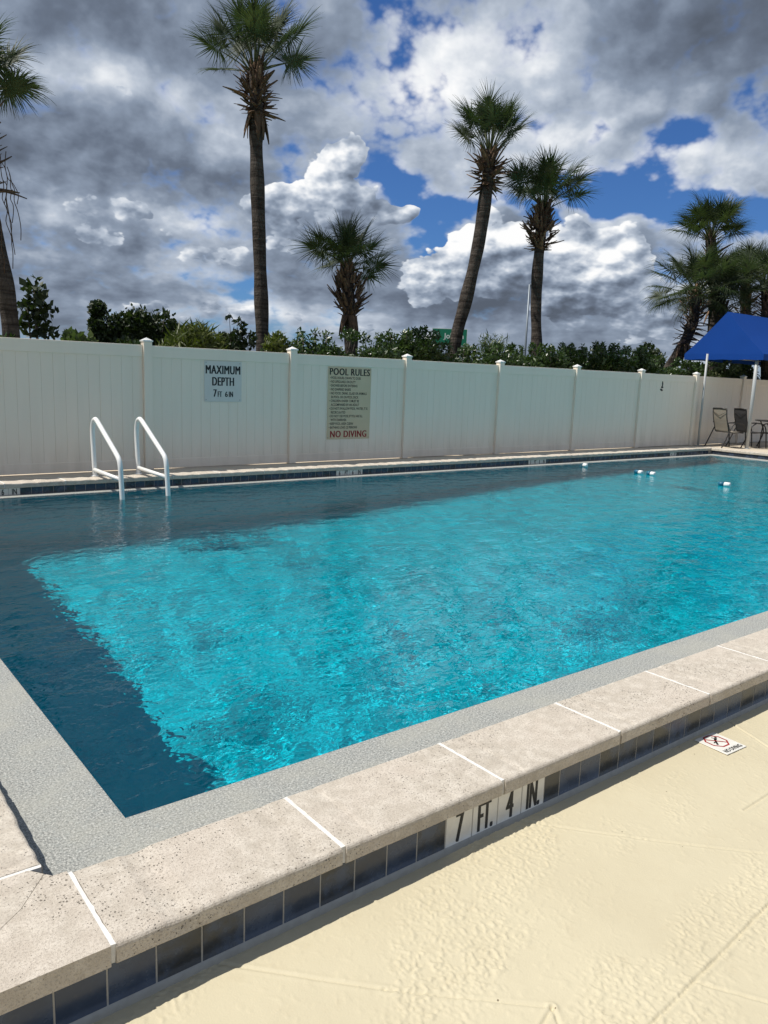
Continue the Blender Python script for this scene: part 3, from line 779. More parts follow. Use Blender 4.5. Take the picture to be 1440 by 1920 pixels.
# no-diving tile set in the near deck
def make_deck_sign():
    c = [Vector(q) for q in ((3.470, 1.832-.02, 0), (3.635, 1.800, 0), (3.575, 1.642, 0), (3.410, 1.640, 0))]
    s = empty('no_diving_tile', (3.515, 1.722, .003), (0, 0, math.radians(-3)), label='small white deck tile with crossed diver in octagon and NO DIVING', cat='sign')
    W = .165; link('tile_plate', box_mesh('tile_plate', W, W*1.06, .004, M_TILEW, .001, 1), s)
    def flat(name, polys, m, z=.0046):
        V, F = [], []
        for p in polys:
            o = len(V); V += [(x, y, z) for x, y in p]; F.append(list(range(o, o+len(p))))
        me = bpy.data.meshes.new(name); me.from_pydata(V, [], F); me.materials.append(m); return link(name, me, s)
    cx, cy, R, r = 0, .022, .062, .053
    oc = [(cx+R*math.cos(math.pi/8+k*math.pi/4), cy+R*math.sin(math.pi/8+k*math.pi/4)) for k in range(8)]
    ic = [(cx+r*math.cos(math.pi/8+k*math.pi/4), cy+r*math.sin(math.pi/8+k*math.pi/4)) for k in range(8)]
    flat('octagon', [(oc[k], oc[(k+1) % 8], ic[(k+1) % 8], ic[k]) for k in range(8)], M_RED)
    def bar(a, b, w):
        a, b = Vector(a), Vector(b); n = (b-a).normalized(); n = Vector((-n.y, n.x))*w/2
        return [tuple(a+n), tuple(a-n), tuple(b-n), tuple(b+n)]
    flat('slash', [bar((-.036, .060), (.036, -.014), .007)], M_RED, .0052)
    diver = [bar((-.030, -.006), (.004, .030), .010), bar((.004, .030), (.026, .040), .012), bar((.020, .038), (.012, .056), .006), bar((-.006, .020), (-.030, .014), .006)]
    hd = [(.033+.007*math.cos(k*.785), .046+.007*math.sin(k*.785)) for k in range(8)]
    flat('diver', diver+[hd], M_BLACK, .0049)
    me = fit(text_mesh('lettering', 'NO DIVING', 1, M_BLACK, .03, 1, 'LEFT', 1, 0), .135, .026, 0, 0)
    link('lettering', me, s, (0, -.078, .0047))
make_deck_sign()

# ------------------------------------------------------------------ ladder rails
def make_ladder():
    L = empty('pool_ladder', (3.8, 10.84, ZC), label='white pool ladder with two arched handrails at the far edge', cat='ladder')
    o = L.location
    rails = ((3.50, 0.0), (4.125, .02))
    for x, dy in rails:
        pts = [(x, 10.85+dy, ZC-.03), (x, 10.86+dy, .40), (x, 10.89+dy, .70), (x, 10.885+dy, .86), (x, 10.84+dy, .955), (x, 10.76+dy, .99), (x, 10.68+dy, .965), (x, 10.60+dy, .925),
               (x, 10.30+dy, .765), (x, 9.98+dy, .595), (x, 9.885+dy, .53), (x, 9.845+dy, .45), (x, 9.83+dy, .35), (x, 9.80+dy, .1), (x, 9.78+dy, -.2), (x, 9.77+dy, -1.0)]
        ph = [Vector(p)-o for p in smooth_path(pts, 5)]
        r = link('handrail', tube_mesh('handrail', [(ph, .032)], M_WPAINT, 14), L)
        b = [Vector((x, 10.86+dy, .29))-o, Vector((x, 9.83+dy, .275))-o]
        link('cross_bar', tube_mesh('cross_bar', [(b, .027)], M_WPAINT, 12), L)
        link('base_flange', tube_mesh('base_flange', [([Vector((x, 10.85+dy, ZC-.006))-o, Vector((x, 10.85+dy, ZC+.012))-o], .05)], M_WPAINT, 16, False), L)
    for z in (-.05, -.35, -.65, -.95):
        bm = bmesh.new(); bm_box(bm, rails[0][0], rails[1][0], 9.755, 9.835, z-.02, z)
        me = bm_mesh(bm, 'step', (M_WPAINT,)); me.transform(Matrix.Translation(-o)); link('step', me, L)
make_ladder()

# ------------------------------------------------------------------ float line
M_BLUEP = mat('blue_float_plastic', (.012, .12, .20), .4)
def make_floats():
    r = tube_mesh('rope', [([(13.2, WY0-.002, -.02), (13.19, 4.5, -.10), (13.15, 6.8, -.04), (13.16, 6.92, .04), (13.17, 7.1, -.05), (13.2, 7.8, -.12), (13.25, 8.35, -.01), (13.26, 8.55, .03), (13.23, 8.8, -.03), (13.2, 9.4, -.10), (13.17, 9.98, .04), (13.16, WY1+.002, -.02)], .006)], M_BLUEP, 6)
    tag(link('rope', r), 'thin blue safety rope sagging under the water between the floats', 'rope')
    def fl(x, y, a, wl, bl, label, z=.060):
        t = empty('rope_float', (x, y, z), (0, 0, a), label=label, cat='float', group='floats on the safety rope')
        def cyl(n, y0, y1, m):
            prof = [(y0, .026), (y0+.008, .042), (y1-.008, .042), (y1, .026)]
            link(n, tube_mesh(n, [([(0, q, 0) for q, _ in prof], [w for _, w in prof])], m, 14), t)
        cyl('white_half', -wl, -.002, M_WPAINT)
        if bl: cyl('blue_half', .002, bl, M_BLUEP)
    fl(13.17, 9.98, .1, .10, .02, 'white rope float nearest the far fence')
    fl(13.24, 8.70, -.25, .09, .10, 'blue and white rope float, left one of the touching pair')
    fl(13.27, 8.46, -.1, .10, .08, 'blue and white rope float, right one of the touching pair')
    fl(13.15, 6.92,   .15, .11, .09, 'white and blue rope float nearest the camera')
make_floats()

# ------------------------------------------------------------------ vegetation
def b_leaf(c0, c1, c2, rough=.5, tr=.25):
    def f(g, b):
        geo = g.node('ShaderNodeNewGeometry'); r = geo.outputs['Random Per Island']; n = g.noise(geo.outputs['Position'], 1.7, 3, .6)
        c = g.mix(r, c0, c1); c = g.mix(g.m('MULTIPLY', g.ss(n, .5, .72), .7), c, c2)
        g.l.new(c, b.inputs['Base Color'])
        out = [q for q in g.n if q.type == 'OUTPUT_MATERIAL'][0]
        t = g.node('ShaderNodeBsdfTranslucent'); g.l.new(g.mix(1.0, c, (1.0, 1.25, .5, 1), 'MULTIPLY'), t.inputs[0])
        mx = g.node('ShaderNodeMixShader'); mx.inputs[0].default_value = tr
        g.l.new(b.outputs[0], mx.inputs[1]); g.l.new(t.outputs[0], mx.inputs[2]); g.l.new(mx.outputs[0], out.inputs[0])
    return f
M_PALM = mat('palm_leaf', rough=.55, spec=.3, build=b_leaf((.032, .048, .024), (.070, .092, .044), (.098, .112, .060), tr=.28))
M_PETI = mat('palm_petiole', (.07, .085, .03), .5)
M_DEADL = mat('dead_palm_leaf', rough=.8, build=b_leaf((.10, .07, .045), (.20, .14, .09), (.07, .05, .035), tr=.1))
M_HEDGE = mat('hedge_leaf', rough=.34, spec=.55, build=b_leaf((.024, .050, .014), (.065, .110, .028), (.10, .145, .040)))
M_TREE = mat('tree_leaf', rough=.5, build=b_leaf((.016, .028, .010), (.040, .060, .018), (.055, .072, .022)))
M_YELL = mat('yellow_green_leaf', rough=.5, build=b_leaf((.07, .095, .02), (.13, .15, .03), (.09, .12, .025)))
M_LIGHTL = mat('pale_leaf', rough=.5, build=b_leaf((.05, .085, .03), (.12, .16, .06), (.25, .25, .14)))
def b_trunk(g, b):
    o = objco(g); x, y, z = g.sep(o)
    rings = g.noise(g.comb(g.m('MULTIPLY', x, 1.5), g.m('MULTIPLY', y, 1.5), g.m('MULTIPLY', z, 14)), 1.0, 4, .65)
    f = g.noise(g.comb(g.m('MULTIPLY', x, 26), g.m('MULTIPLY', y, 26), g.m('MULTIPLY', z, 9)), 1.0, 4, .7)
    c = g.mix(g.ss(rings, .35, .65), (.040, .032, .027), (.105, .088, .075)); c = g.mix(g.m('MULTIPLY', g.ss(f, .4, .7), .6), c, (.028, .022, .018))
    g.l.new(c, b.inputs['Base Color']); bump(g, b, g.m('ADD', rings, f), .9, .04)
M_TRUNK = mat('palm_trunk_bark', rough=.9, spec=.15, build=b_trunk)
def b_boot(g, b):
    r = orand(g); n = g.noise(objco(g), 12, 3)
    c = g.mix(r, (.050, .032, .022), (.26, .165, .105)); c = g.mix(g.ss(n, .4, .7), c, (.10, .07, .05)); g.l.new(c, b.inputs['Base Color'])
M_BOOT = mat('dry_leaf_base', rough=.85, spec=.15, build=b_boot)
M_BARK = mat('tree_bark', (.07, .058, .045), .9, build=lambda g, b: g.l.new(g.mix(g.noise(worldpos(g), 9, 4, .7), (.05, .042, .034), (.14, .12, .10)), b.inputs['Base Color']))

def frond_mesh(seed, Lp, Rf, droop, n=46, mats=None):
    """petiole along +x, blade a folded, drooping fan of separate leaflets"""
    r = random.Random(seed); V = []; Q = []; mi = []
    # petiole: flat tapered strip with thickness
    pts = [(0, 0, 0), (Lp*.5, 0, .03*Lp), (Lp, 0, 0)]; w = [.030, .018, .013]
    for (x, y, z), k in zip(pts, w): V += [(x, -k, z), (x, 0, z+k*.7), (x, k, z), (x, 0, z-k*.5)]
    for i in range(2):
        for j in range(4): Q.append((i*4+j, i*4+(j+1) % 4, i*4+4+(j+1) % 4, i*4+4+j)); mi.append(1)
    # costa runs on into the blade and bends down
    def costa(t): return Vector((Lp+Rf*.42*t, 0, -droop*.22*Rf*t*t))
    amax = math.radians(138)
    for k in range(n):
        u = (k+.5)/n*2-1; a = u*amax*(1 if abs(u) < .95 else .98)
        t0 = max(0.0, 1-abs(u)*1.25)**.8
        base = costa(t0*.8); ln = Rf*(1.06-.30*abs(u)**1.6)*r.uniform(.78, 1.10)*(1-.18*t0)
        d = Vector((math.cos(a), math.sin(a), 0)); lift = .16*abs(math.sin(a))
        side = Vector((-d.y, d.x, 0)); wd = Rf*.0150*r.uniform(.8, 1.15); rollv = r.uniform(-.5, .5)
        dr = droop*r.uniform(.4, 1.7); tw = r.uniform(-.16, .16)
        o = len(V); ns = 5
        for i in range(ns+1):
            s = i/ns; q = base+d*(ln*s)*(1-.12*dr*s*s)+side*(tw*ln*s*s)+Vector((0, 0, lift*ln*s*(1-.5*s)-dr*.55*ln*max(0, s-.25)**2-.10*dr*ln*s*s))
            ww = wd*(.45+1.0*min(1, s*4.0))*(1-min(1, max(0, (s-.22)/.78))**.75*.93)
            sv = side*math.cos(rollv*s)+Vector((0, 0, 1))*math.sin(rollv*s)
            V += [tuple(q-sv*ww+Vector((0, 0, ww*.35))), tuple(q), tuple(q+sv*ww+Vector((0, 0, ww*.35)))]
        for i in range(ns):
            b0 = o+i*3; Q += [(b0, b0+1, b0+4, b0+3), (b0+1, b0+2, b0+5, b0+4)]; mi += [0, 0]
    return mesh_np('frond', np.array([tuple(q) for q in V]), np.array(Q), mats or (M_PALM, M_PETI), False, mi)
def boot_mesh(seed, L):
    r = random.Random(seed); V, Q = [], []
    secs = [(0, .062, .020), (.35, .046, .017), (.7, .030, .012), (1.0, .022*r.uniform(.5, 1.3), .007)]
    bend = r.uniform(-.10, .22)
    for (t, w, h) in secs:
        z = -bend*L*t*t; V += [(t*L, -w, z), (t*L, 0, z+h), (t*L, w, z), (t*L, 0, z-h)]
    for i in range(3):
        for j in range(4): Q.append((i*4+j, i*4+(j+1) % 4, i*4+4+(j+1) % 4, i*4+4+j))
    Q.append((12, 13, 14, 15))
    return mesh_np('leaf_base', np.array(V), np.array(Q), (M_BOOT,))
BOOTS = [boot_mesh(40+i, l) for i, l in enumerate((.24, .30, .36, .46, .20))]
def aim(az, el, roll=0.0):
    return (Matrix.Rotation(az, 4, 'Z') @ Matrix.Rotation(-el, 4, 'Y') @ Matrix.Rotation(roll, 4, 'X')).to_euler()
def palm(label, path, rad, hub_i, boots=(None, None), nf=30, Lp=.7, Rf=.62, droop=.8, el=(86, -25), bootel=(20, 70), nb=60, bulge=.10, seed=1, skirt=0, bootlen=(0, 5), name='palm_tree', variants=4, lean=None, bs=.85):
    """path: points of the trunk from below the fence to the hub; boots: (start, end) as fractions of the length"""
    r = random.Random(seed)
    base = Vector(path[0]); base = Vector((base.x+(path[0][0]-path[1][0])*.6, base.y+(path[0][1]-path[1][1])*.6, .08))
    root = empty(name, base, label=label, cat='palm tree', group='sabal palms behind the fence')
    pts = smooth_path([tuple(base)]+[tuple(q) for q in path], 8)
    loc = [p-base for p in pts]; n = len(loc)
    cum = [0.0]
    for a, b in zip(loc[:-1], loc[1:]): cum.append(cum[-1]+(b-a).length)
    tot = cum[-1]
    def at(s):
        s = max(0, min(tot, s))
        for i in range(n-1):
            if cum[i+1] >= s: return loc[i].lerp(loc[i+1], (s-cum[i])/max(1e-6, cum[i+1]-cum[i]))
        return loc[-1]
    b0, b1 = (boots[0] if boots[0] is not None else .8), (boots[1] if boots[1] is not None else 1.0)
    m = 60; P_ = []; R_ = []
    for i in range(m+1):
        f = i/m; P_.append(at(f*tot)); q = rad*(1.18-.25*min(1, f/.15)) if f < .15 else rad*(.93+.05*math.sin(f*23+seed))
        if b0 < f < b1: q = rad*.9
        if f >= b1: q = rad*.9*(1-(f-b1)/(1.0001-b1)*.55)
        R_.append(q*(1+.04*math.sin(f*41+seed*2)))
    link('trunk', tube_mesh('trunk', [(P_, R_)], M_TRUNK, 16), root)
    # old leaf bases
    for k in range(nb):
        f = b0+(b1-b0)*(k+.5)/nb; az = k*2.39996+r.uniform(-.7, .7); e = math.radians(bootel[0]+(bootel[1]-bootel[0])*((k+.5)/nb)+r.uniform(-24, 24))
        c = at(f*tot); q = rad*.55+bulge*math.sin(math.pi*min(1, max(0, (f-b0)/(b1-b0))))*.6
        me = BOOTS[r.randrange(bootlen[0], bootlen[1])]
        sc = r.choice((.7, .85, 1.0, 1.0, 1.15, 1.45))*bs
        o = link('leaf_base', me, root, c+Vector((math.cos(az)*q, math.sin(az)*q, 0)), aim(az, e, r.uniform(-.5, .5))); o.scale = (sc, sc*1.1, sc)
    # dead strips hanging under the leaf bases
    if skirt:
        dm = BOOTS[3]
        for k in range(skirt):
            az = k*2.4+r.uniform(-.3, .3); c = at((b0+.01)*tot); q = rad*.95
            o = link('leaf_base', dm, root, c+Vector((math.cos(az)*q, math.sin(az)*q, 0)), aim(az, math.radians(r.uniform(-84, -62)))); s = r.uniform(.7, 1.15); o.scale = (s, s*1.3, s)
    var = [frond_mesh(seed*10+i, Lp*(.8+.14*i), Rf*r.uniform(.92, 1.08), droop*r.uniform(.75, 1.25)) for i in range(variants)]
    hub = at(tot*.985)
    for k in range(nf):
        f = (k+.5)/nf; e = math.radians(el[0]+(el[1]-el[0])*f**.9+r.uniform(-7, 7)); az = k*2.39996+r.uniform(-.2, .2)
        me = var[min(variants-1, int((1-abs(2*f-1)*.6)*variants*r.uniform(.55, 1)))]
        q = .05
        o = link('frond', me, root, hub+Vector((math.cos(az)*q, math.sin(az)*q, r.uniform(-.10, .05))), aim(az, e, r.uniform(-.9, .9))); s = r.uniform(.88, 1.08); o.scale = (s, s, s)
    return root
PA = palm('leaning palm trunk cut off by the left edge of the photo', [(3.06, 13.25, 2.03), (3.02, 13.26, 2.67), (2.93, 13.27, 3.37), (2.82, 13.29, 3.98), (2.74, 13.29, 4.66), (2.66, 13.28, 5.62)],
     .14, -1, (.74, .975), 34, .56, .58, .45, (86, 6), (5, 64), 90, .10, 3, 4, (0, 4), bs=.75)
palm('tallest palm, crown cut by the top of the photo', [(8.1, 14.38, 2.33), (8.07, 14.39, 3.18), (8.03, 14.42, 4.32), (7.99, 14.44, 5.33), (7.96, 14.45, 6.17), (7.96, 14.45, 6.66), (7.93, 14.47, 7.55)],
     .145, -1, (.872, .985), 28, .76, .66, .36, (87, 16), (-12, 66), 150, .17, 5, 12, (1, 5), bs=.72)
palm('shortest palm with a bulky stub of dead leaf bases', [(9.93, 13.8, 2.37), (9.88, 13.83, 2.98), (9.86, 13.85, 3.36), (9.82, 13.87, 3.80), (9.83, 13.87, 4.02)],
     .15, -1, (.72, .97), 22, .50, .62, .38, (87, 0), (42, 76), 170, .24, 7, 12, (0, 3), bs=.68)
palm('slender palm trunk leaning to the right in front of the road sign', [(13.35, 14.21, 2.5), (13.49, 14.08, 3.52), (13.64, 13.94, 4.64), (13.71, 13.88, 5.38), (13.74, 13.84, 5.98), (13.77, 13.82, 6.46), (13.78, 13.82, 7.08)],
     .162, -1, (.868, .978), 30, .72, .60, .28, (88, 30), (-25, 66), 130, .18, 9, 0, (1, 5), bs=.82)
palm('upright palm with pineapple shaped leaf bases beside the lamp post', [(15.48, 13.44, 2.34), (15.42, 13.51, 3.52), (15.4, 13.53, 4.43), (15.41, 13.52, 5.07), (15.41, 13.52, 5.58), (15.44, 13.49, 6.05)],
     .145, -1, (.815, .975), 26, .70, .64, .55, (87, 20), (15, 68), 170, .26, 11, 0, (0, 3), bs=.85)
palm('leaning palm in the right hand clump with pale dead leaves', [(22.0, 13.85, 2.0), (22.23, 13.49, 2.96), (22.35, 13.3, 3.76), (22.34, 13.31, 4.23), (22.36, 13.28, 4.6)],
     .18, -1, (.64, .97), 40, .85, .80, .70, (87, -28), (-25, 60), 90, .17, 13, 9, (1, 5))
palm('taller palm rising behind the right hand clump', [(25.32, 14.14, 2.24), (25.27, 14.22, 3.3), (25.23, 14.3, 4.18), (25.15, 14.43, 5.73), (25.05, 14.62, 6.7)],
     .19, -1, (.62, .98), 30, .78, .74, .55, (86, 16), (10, 60), 60, .14, 15, 3, (0, 4))
palm('dark stubby palm behind the canopy ridge', [(27.55, 14.22, 2.31), (27.49, 14.33, 3.8), (27.45, 14.41, 4.9), (27.41, 14.48, 5.55)],
     .20, -1, (.66, .98), 28, .75, .72, .5, (86, 2), (-10, 60), 90, .26, 17, 10, (1, 5))
palm('palm at the right edge half hidden by the blue canopy', [(24.27, 11.83, 2.25), (24.21, 11.96, 3.53), (24.17, 12.03, 4.48), (24.14, 12.09, 4.8)],
     .17, -1, (.72, .98), 28, .75, .70, .5, (86, -4), (0, 60), 60, .15, 19, 5, (1, 5))
palm('dark palm inside the clump standing between its taller neighbours', [(23.67, 12.99, 2.21), (23.6, 13.12, 3.68), (23.57, 13.17, 4.2), (23.53, 13.2, 4.55)],
     .18, -1, (.74, .98), 28, .80, .76, .55, (86, -6), (0, 62), 60, .16, 21, 4, (1, 5))
# dry fibres hanging from the left palm
def fibres():
    r = random.Random(4); paths = []
    for k in range(9):
        x, y, z = 2.9+r.uniform(-.05, .2), 13.1, 4.5+r.uniform(-.3, .35); p = [(x, y, z)]
        for i in range(7):
            x += r.uniform(-.03, .07)*(1 if k % 2 else .6); y += r.uniform(-.03, .03); z -= r.uniform(.08, .20)*(1.3 if k < 3 else .8); p.append((x, y, z))
        paths.append(([Vector(q)-PA.location for q in smooth_path(p, 3)], .006))
    link('dry_fibre', tube_mesh('dry_fibre', paths, M_BOOT, 4), PA)
fibres()

def leaf_cloud(r, centres, n, size, flat=.5, elong=2.2, shell=.55):
    """n separate leaves (folded diamonds) spread through ellipsoids (c, (rx, ry, rz))"""
    vol = np.array([c[1][0]*c[1][1]*c[1][2] for c in centres])**.67; pick = r.choice(len(centres), n, p=vol/vol.sum())
    C = np.array([c[0] for c in centres])[pick]; Rr = np.array([c[1] for c in centres])[pick]
    d = r.normal(size=(n, 3)); d /= np.linalg.norm(d, axis=1, keepdims=True)
    rad = shell+(1-shell)*r.random((n, 1))**.7; rad *= .85+.3*r.random((n, 1))
    pos = C+d*Rr*rad
    t = d*.6+r.normal(size=(n, 3))*.6+np.array([0, 0, flat*.5]); t /= np.linalg.norm(t, axis=1, keepdims=True)
    s = np.cross(t, r.normal(size=(n, 3))); s /= np.linalg.norm(s, axis=1, keepdims=True); nn = np.cross(t, s)
    L = size*r.uniform(.6, 1.3, (n, 1)); W = L/elong
    a = pos-t*L*.5; b = pos+s*W*.5+nn*W*.12; c = pos+t*L*.5; e = pos-s*W*.5+nn*W*.12
    V = np.stack([a, b, c, e], 1).reshape(-1, 3); i = np.arange(n)*4
    F = np.concatenate([np.stack([i, i+1, i+2], -1), np.stack([i, i+2, i+3], -1)])
    return V, F
def plant(name, label, cat, base, blobs, n, size, m, seed, group=None, elong=2.2, stems=None, trunk_r=.03, shell=.5, stem_name='stem'):
    r = np.random.default_rng(seed); base = Vector(base)
    root = empty(name, base, label=label, cat=cat, group=group)
    bl = [(np.array(c)-np.array(base), np.array(q)) for c, q in blobs]
    V, F = leaf_cloud(r, bl, n, size, elong=elong, shell=shell)
    link('foliage' if stem_name == 'stem' else 'crown', mesh_np('foliage', V, F, (m,)), root)
    paths = []
    for c, q in bl:
        mid = Vector(c)*.5+Vector((r.uniform(-.1, .1), r.uniform(-.1, .1), 0))*float(q[0])
        k = trunk_r; paths.append((smooth_path([(float(c[0])*.08, float(c[1])*.08, 0), tuple(mid), (float(c[0]), float(c[1]), float(c[2])+float(q[2])*.3)], 4), k))
    link(stem_name, tube_mesh(stem_name, [(p, [k*(1-.7*i/(len(p)-1)) for i in range(len(p))]) for p, k in paths], M_BARK, 6), root)
    return root
def blobs_in(r, c, R, k, s=.55):
    out = []
    for i in range(k):
        d = r.normal(size=3); d /= np.linalg.norm(d); f = r.uniform(.3, .75)
        q = np.array(R)*r.uniform(s*.75, s*1.2); out.append((tuple(np.array(c)+d*np.array(R)*f), tuple(q)))
    return out
def make_hedge():
    # (x, top z, width, label) along the outside of the fence
    spec = [(7.75, 2.28, .55, 'glossy hedge shrub beside the tallest palm'), (8.5, 2.40, .60, 'glossy hedge shrub directly above the POOL RULES sign'), (9.35, 2.40, .60, 'glossy hedge shrub just left of the shortest palm'),
            (10.2, 2.55, .55, 'taller hedge shrub just right of the shortest palm'), (10.8, 2.60, .5, 'tall leafy hedge shrub left of the green road sign'), (11.6, 2.33, .55, 'hedge shrub directly below the green road sign'),
            (12.4, 2.34, .55, 'hedge shrub at the foot of the leaning palm'), (13.2, 2.42, .60, 'low hedge shrub right of the road sign'), (14.1, 2.44, .65, 'low hedge shrub left of the lamp post'), (15.1, 2.48, .60, 'hedge shrub at the foot of the pineapple palm'),
            (16.0, 2.62, .60, 'hedge shrub right of the pineapple palm'), (16.9, 2.62, .65, 'middle hedge shrub between the pineapple palm and the clump'), (17.9, 2.60, .65, 'rounded hedge shrub in the middle of the right half'), (18.9, 2.45, .65, 'low hedge shrub left of the leaning clump palm'),
            (20.0, 2.36, .65, 'low hedge shrub beneath the leaning clump palm'), (21.1, 2.36, .65, 'low hedge shrub behind the canopy pole'), (22.2, 2.42, .65, 'pale leaved hedge shrub under the canopy'), (23.3, 2.50, .65, 'hedge shrub under the middle of the canopy'), (24.4, 2.55, .65, 'hedge shrub under the canopy at the right edge')]
    for i, (x, zt, w, lab) in enumerate(spec):
        r = np.random.default_rng(100+i); y = 12.35+r.uniform(-.15, .25); h = .52
        bl = blobs_in(r, (x, y, zt-h), (w*1.2, .55, h*1.0), 14, .52)
        # shoots standing above the top
        for k in range(5): bl.append(((x+r.uniform(-w, w), y+r.uniform(-.25, .25), zt+.02+r.uniform(-.06, .06)), (.12, .12, .13)))
        plant('hedge_shrub', lab, 'shrub', (x, y, .09), bl, 4200, .10 if x < 14 else .115, M_HEDGE if i not in (16, 17) else M_LIGHTL, 200+i, 'hedge shrubs along the fence', 2.5, trunk_r=.02, shell=.35)
make_hedge()
def make_other_plants():
    R = np.random.default_rng
    plant('sea_grape', 'broad leaved sapling by the left palm trunk', 'shrub', (3.8, 14.5, .09), [((3.74, 14.5, 2.95), (.20, .2, .22)), ((3.62, 14.5, 2.62), (.18, .2, .16)), ((3.9, 14.45, 2.62), (.20, .2, .16)), ((3.74, 14.5, 2.35), (.26, .2, .2)), ((3.95, 14.45, 2.25), (.16, .2, .14))], 300, .15, M_TREE, 301, elong=1.5, trunk_r=.03)
    plant('leafy_shrub', 'pale leaved shrub above the fence right of the broad leaved sapling', 'shrub', (4.25, 13.6, .09), blobs_in(R(5), (4.2, 13.6, 2.1), (.36, .3, .46), 9, .45), 420, .15, M_LIGHTL, 303, elong=1.7, trunk_r=.02)
    plant('low_shrub', 'low shrub peeping over the fence left of the first post cap', 'shrub', (4.95, 13.4, .09), blobs_in(R(6), (4.95, 13.4, 1.82), (.42, .3, .36), 8, .45), 700, .11, M_HEDGE, 304, trunk_r=.02)
    plant('low_shrub', 'small dark shrub at the very left edge above the fence', 'shrub', (2.75, 13.2, .09), blobs_in(R(16), (2.72, 13.2, 1.9), (.35, .3, .38), 8, .45), 600, .13, M_HEDGE, 305, trunk_r=.02)
    plant('sapling', 'thin sapling with tufted tips left of the tallest palm', 'shrub', (7.0, 13.3, .09), [((6.83, 13.36, 2.68), (.07, .07, .05)), ((6.97, 13.29, 2.62), (.10, .1, .08)), ((7.06, 13.25, 2.52), (.08, .1, .1)), ((6.95, 13.3, 2.30), (.16, .15, .2)), ((7.15, 13.2, 2.3), (.16, .15, .18)), ((6.9, 13.3, 2.05), (.25, .2, .2))], 420, .12, M_TREE, 306, trunk_r=.014)
    plant('flowering_shrub', 'bright shrub with pale twigs around the tallest palm trunk', 'shrub', (7.25, 12.4, .09), blobs_in(R(8), (7.25, 12.4, 2.0), (.36, .3, .48), 10, .42), 900, .12, M_YELL, 307, elong=3, trunk_r=.012)
    # yellow-green dome of narrow leaves
    plant('narrow_leaf_shrub', 'yellow green dome shaped shrub above the MAXIMUM DEPTH panel', 'shrub', (6.25, 13.6, .09), [((6.25, 13.6, 1.95), (.62, .5, .60)), ((5.95, 13.6, 1.85), (.45, .4, .45)), ((6.55, 13.55, 1.85), (.5, .4, .5)), ((6.25, 13.5, 2.25), (.35, .3, .28))], 3000, .30, M_YELL, 330, elong=10, trunk_r=.02, shell=.45)
    # far trees
    trees = [((12.6, 38.0), 4.85, .6, 'round topped narrow tree, leftmost of the distant trees'), ((13.75, 37.6), 4.25, 1.35, 'wide dark tree right of the narrow round topped one'), ((15.1, 37.2), 4.85, 1.4, 'broad dark tree with the highest crown beyond the fence'),
             ((16.6, 36.6), 4.2, 1.15, 'dark tree sloping down right of the highest far crown'), ((18.2, 36.0), 3.55, 1.1, 'low far tree behind the yellow green clump')]
    for i, ((x, y), zt, w, lab) in enumerate(trees):
        rr = R(400+i); h = (zt-1.6)/2
        bl = blobs_in(rr, (x, y, zt-h), (w, w*.8, h), 12, .46)
        if i == 0: bl = [((x, y, 4.35), (.42, .4, .40)), ((x-.1, y, 3.6), (.35, .4, .45)), ((x+.25, y, 3.1), (.6, .4, .6)), ((x, y, 2.4), (.7, .5, .6))]
        plant('broadleaf_tree', lab, 'tree', (x, y, .09), bl, 3600, .25, M_TREE, 420+i, 'distant trees beyond the fence', 1.9, trunk_r=.10, shell=.4, stem_name='trunk')
    spec = [(30.3, 28.3, 2.9, 1.0), (32.0, 28.0, 3.4, .9), (26.2, 24.5, 3.0, 1.2), (29.5, 22.5, 3.5, 1.3), (31.5, 21.0, 3.6, 1.2), (34.0, 22.5, 3.3, 1.3), (35.5, 20.6, 3.1, 1.2), (37.5, 20.5, 2.9, 1.3), (22.0, 32.0, 3.0, 1.3), (38.0, 17.5, 2.6, 1.2), (41, 17.5, 2.9, 1.5)]
    labs = ['dark tree mass just right of the green road sign', 'pointed dark tree left of the lamp post', 'small tree in front of the lamp post foot', 'bushy tree right of the pineapple palm', 'tree with the highest crown between the pineapple palm and the clump', 'tree right of the highest mid right crown',
            'smaller dark tree further along to the right', 'low dark tree left of the leaning clump palm', 'low tree left of the green road sign', 'low tree behind the leaning clump palm', 'low tree behind the canopy']
    for i, ((x, y, zt, w), lab) in enumerate(zip(spec, labs)):
        rr = R(500+i); h = (zt-1.0)/2
        bl = blobs_in(rr, (x, y, zt-h), (w, w*.8, h), 12, .42)
        plant('broadleaf_tree', lab, 'tree', (x, y, .09), bl, 3000, .22, M_TREE, 520+i, 'distant trees beyond the fence', 2.1, trunk_r=.08, shell=.4, stem_name='trunk')
    plant('wispy_tree', 'wispy pale leaved tree beside the green road sign', 'tree', (25.9, 25.2, .09), [((25.9, 25.2, 3.0), (.55, .5, .9)), ((26.3, 24.9, 3.3), (.5, .3, .5)), ((25.7, 25.4, 3.3), (.3, .3, .6))], 700, .34, M_LIGHTL, 540, elong=9, trunk_r=.05, shell=.1, stem_name='trunk')
    # a far line of woodland closes the horizon
    V, F = leaf_cloud(R(9), [((x, 95+18*math.sin(x*.06)+R(int(x)+500).uniform(-6, 6), 1.9), (3.6, 3, 1.9+R(int(x)+700).uniform(0, 1.0))) for x in range(-60, 190, 5)], 30000, .75)
    tag(link('far_woodland', mesh_np('far_woodland', V, F, (M_TREE,))), kind='stuff', label='far line of dark woodland along the horizon')
make_other_plants()

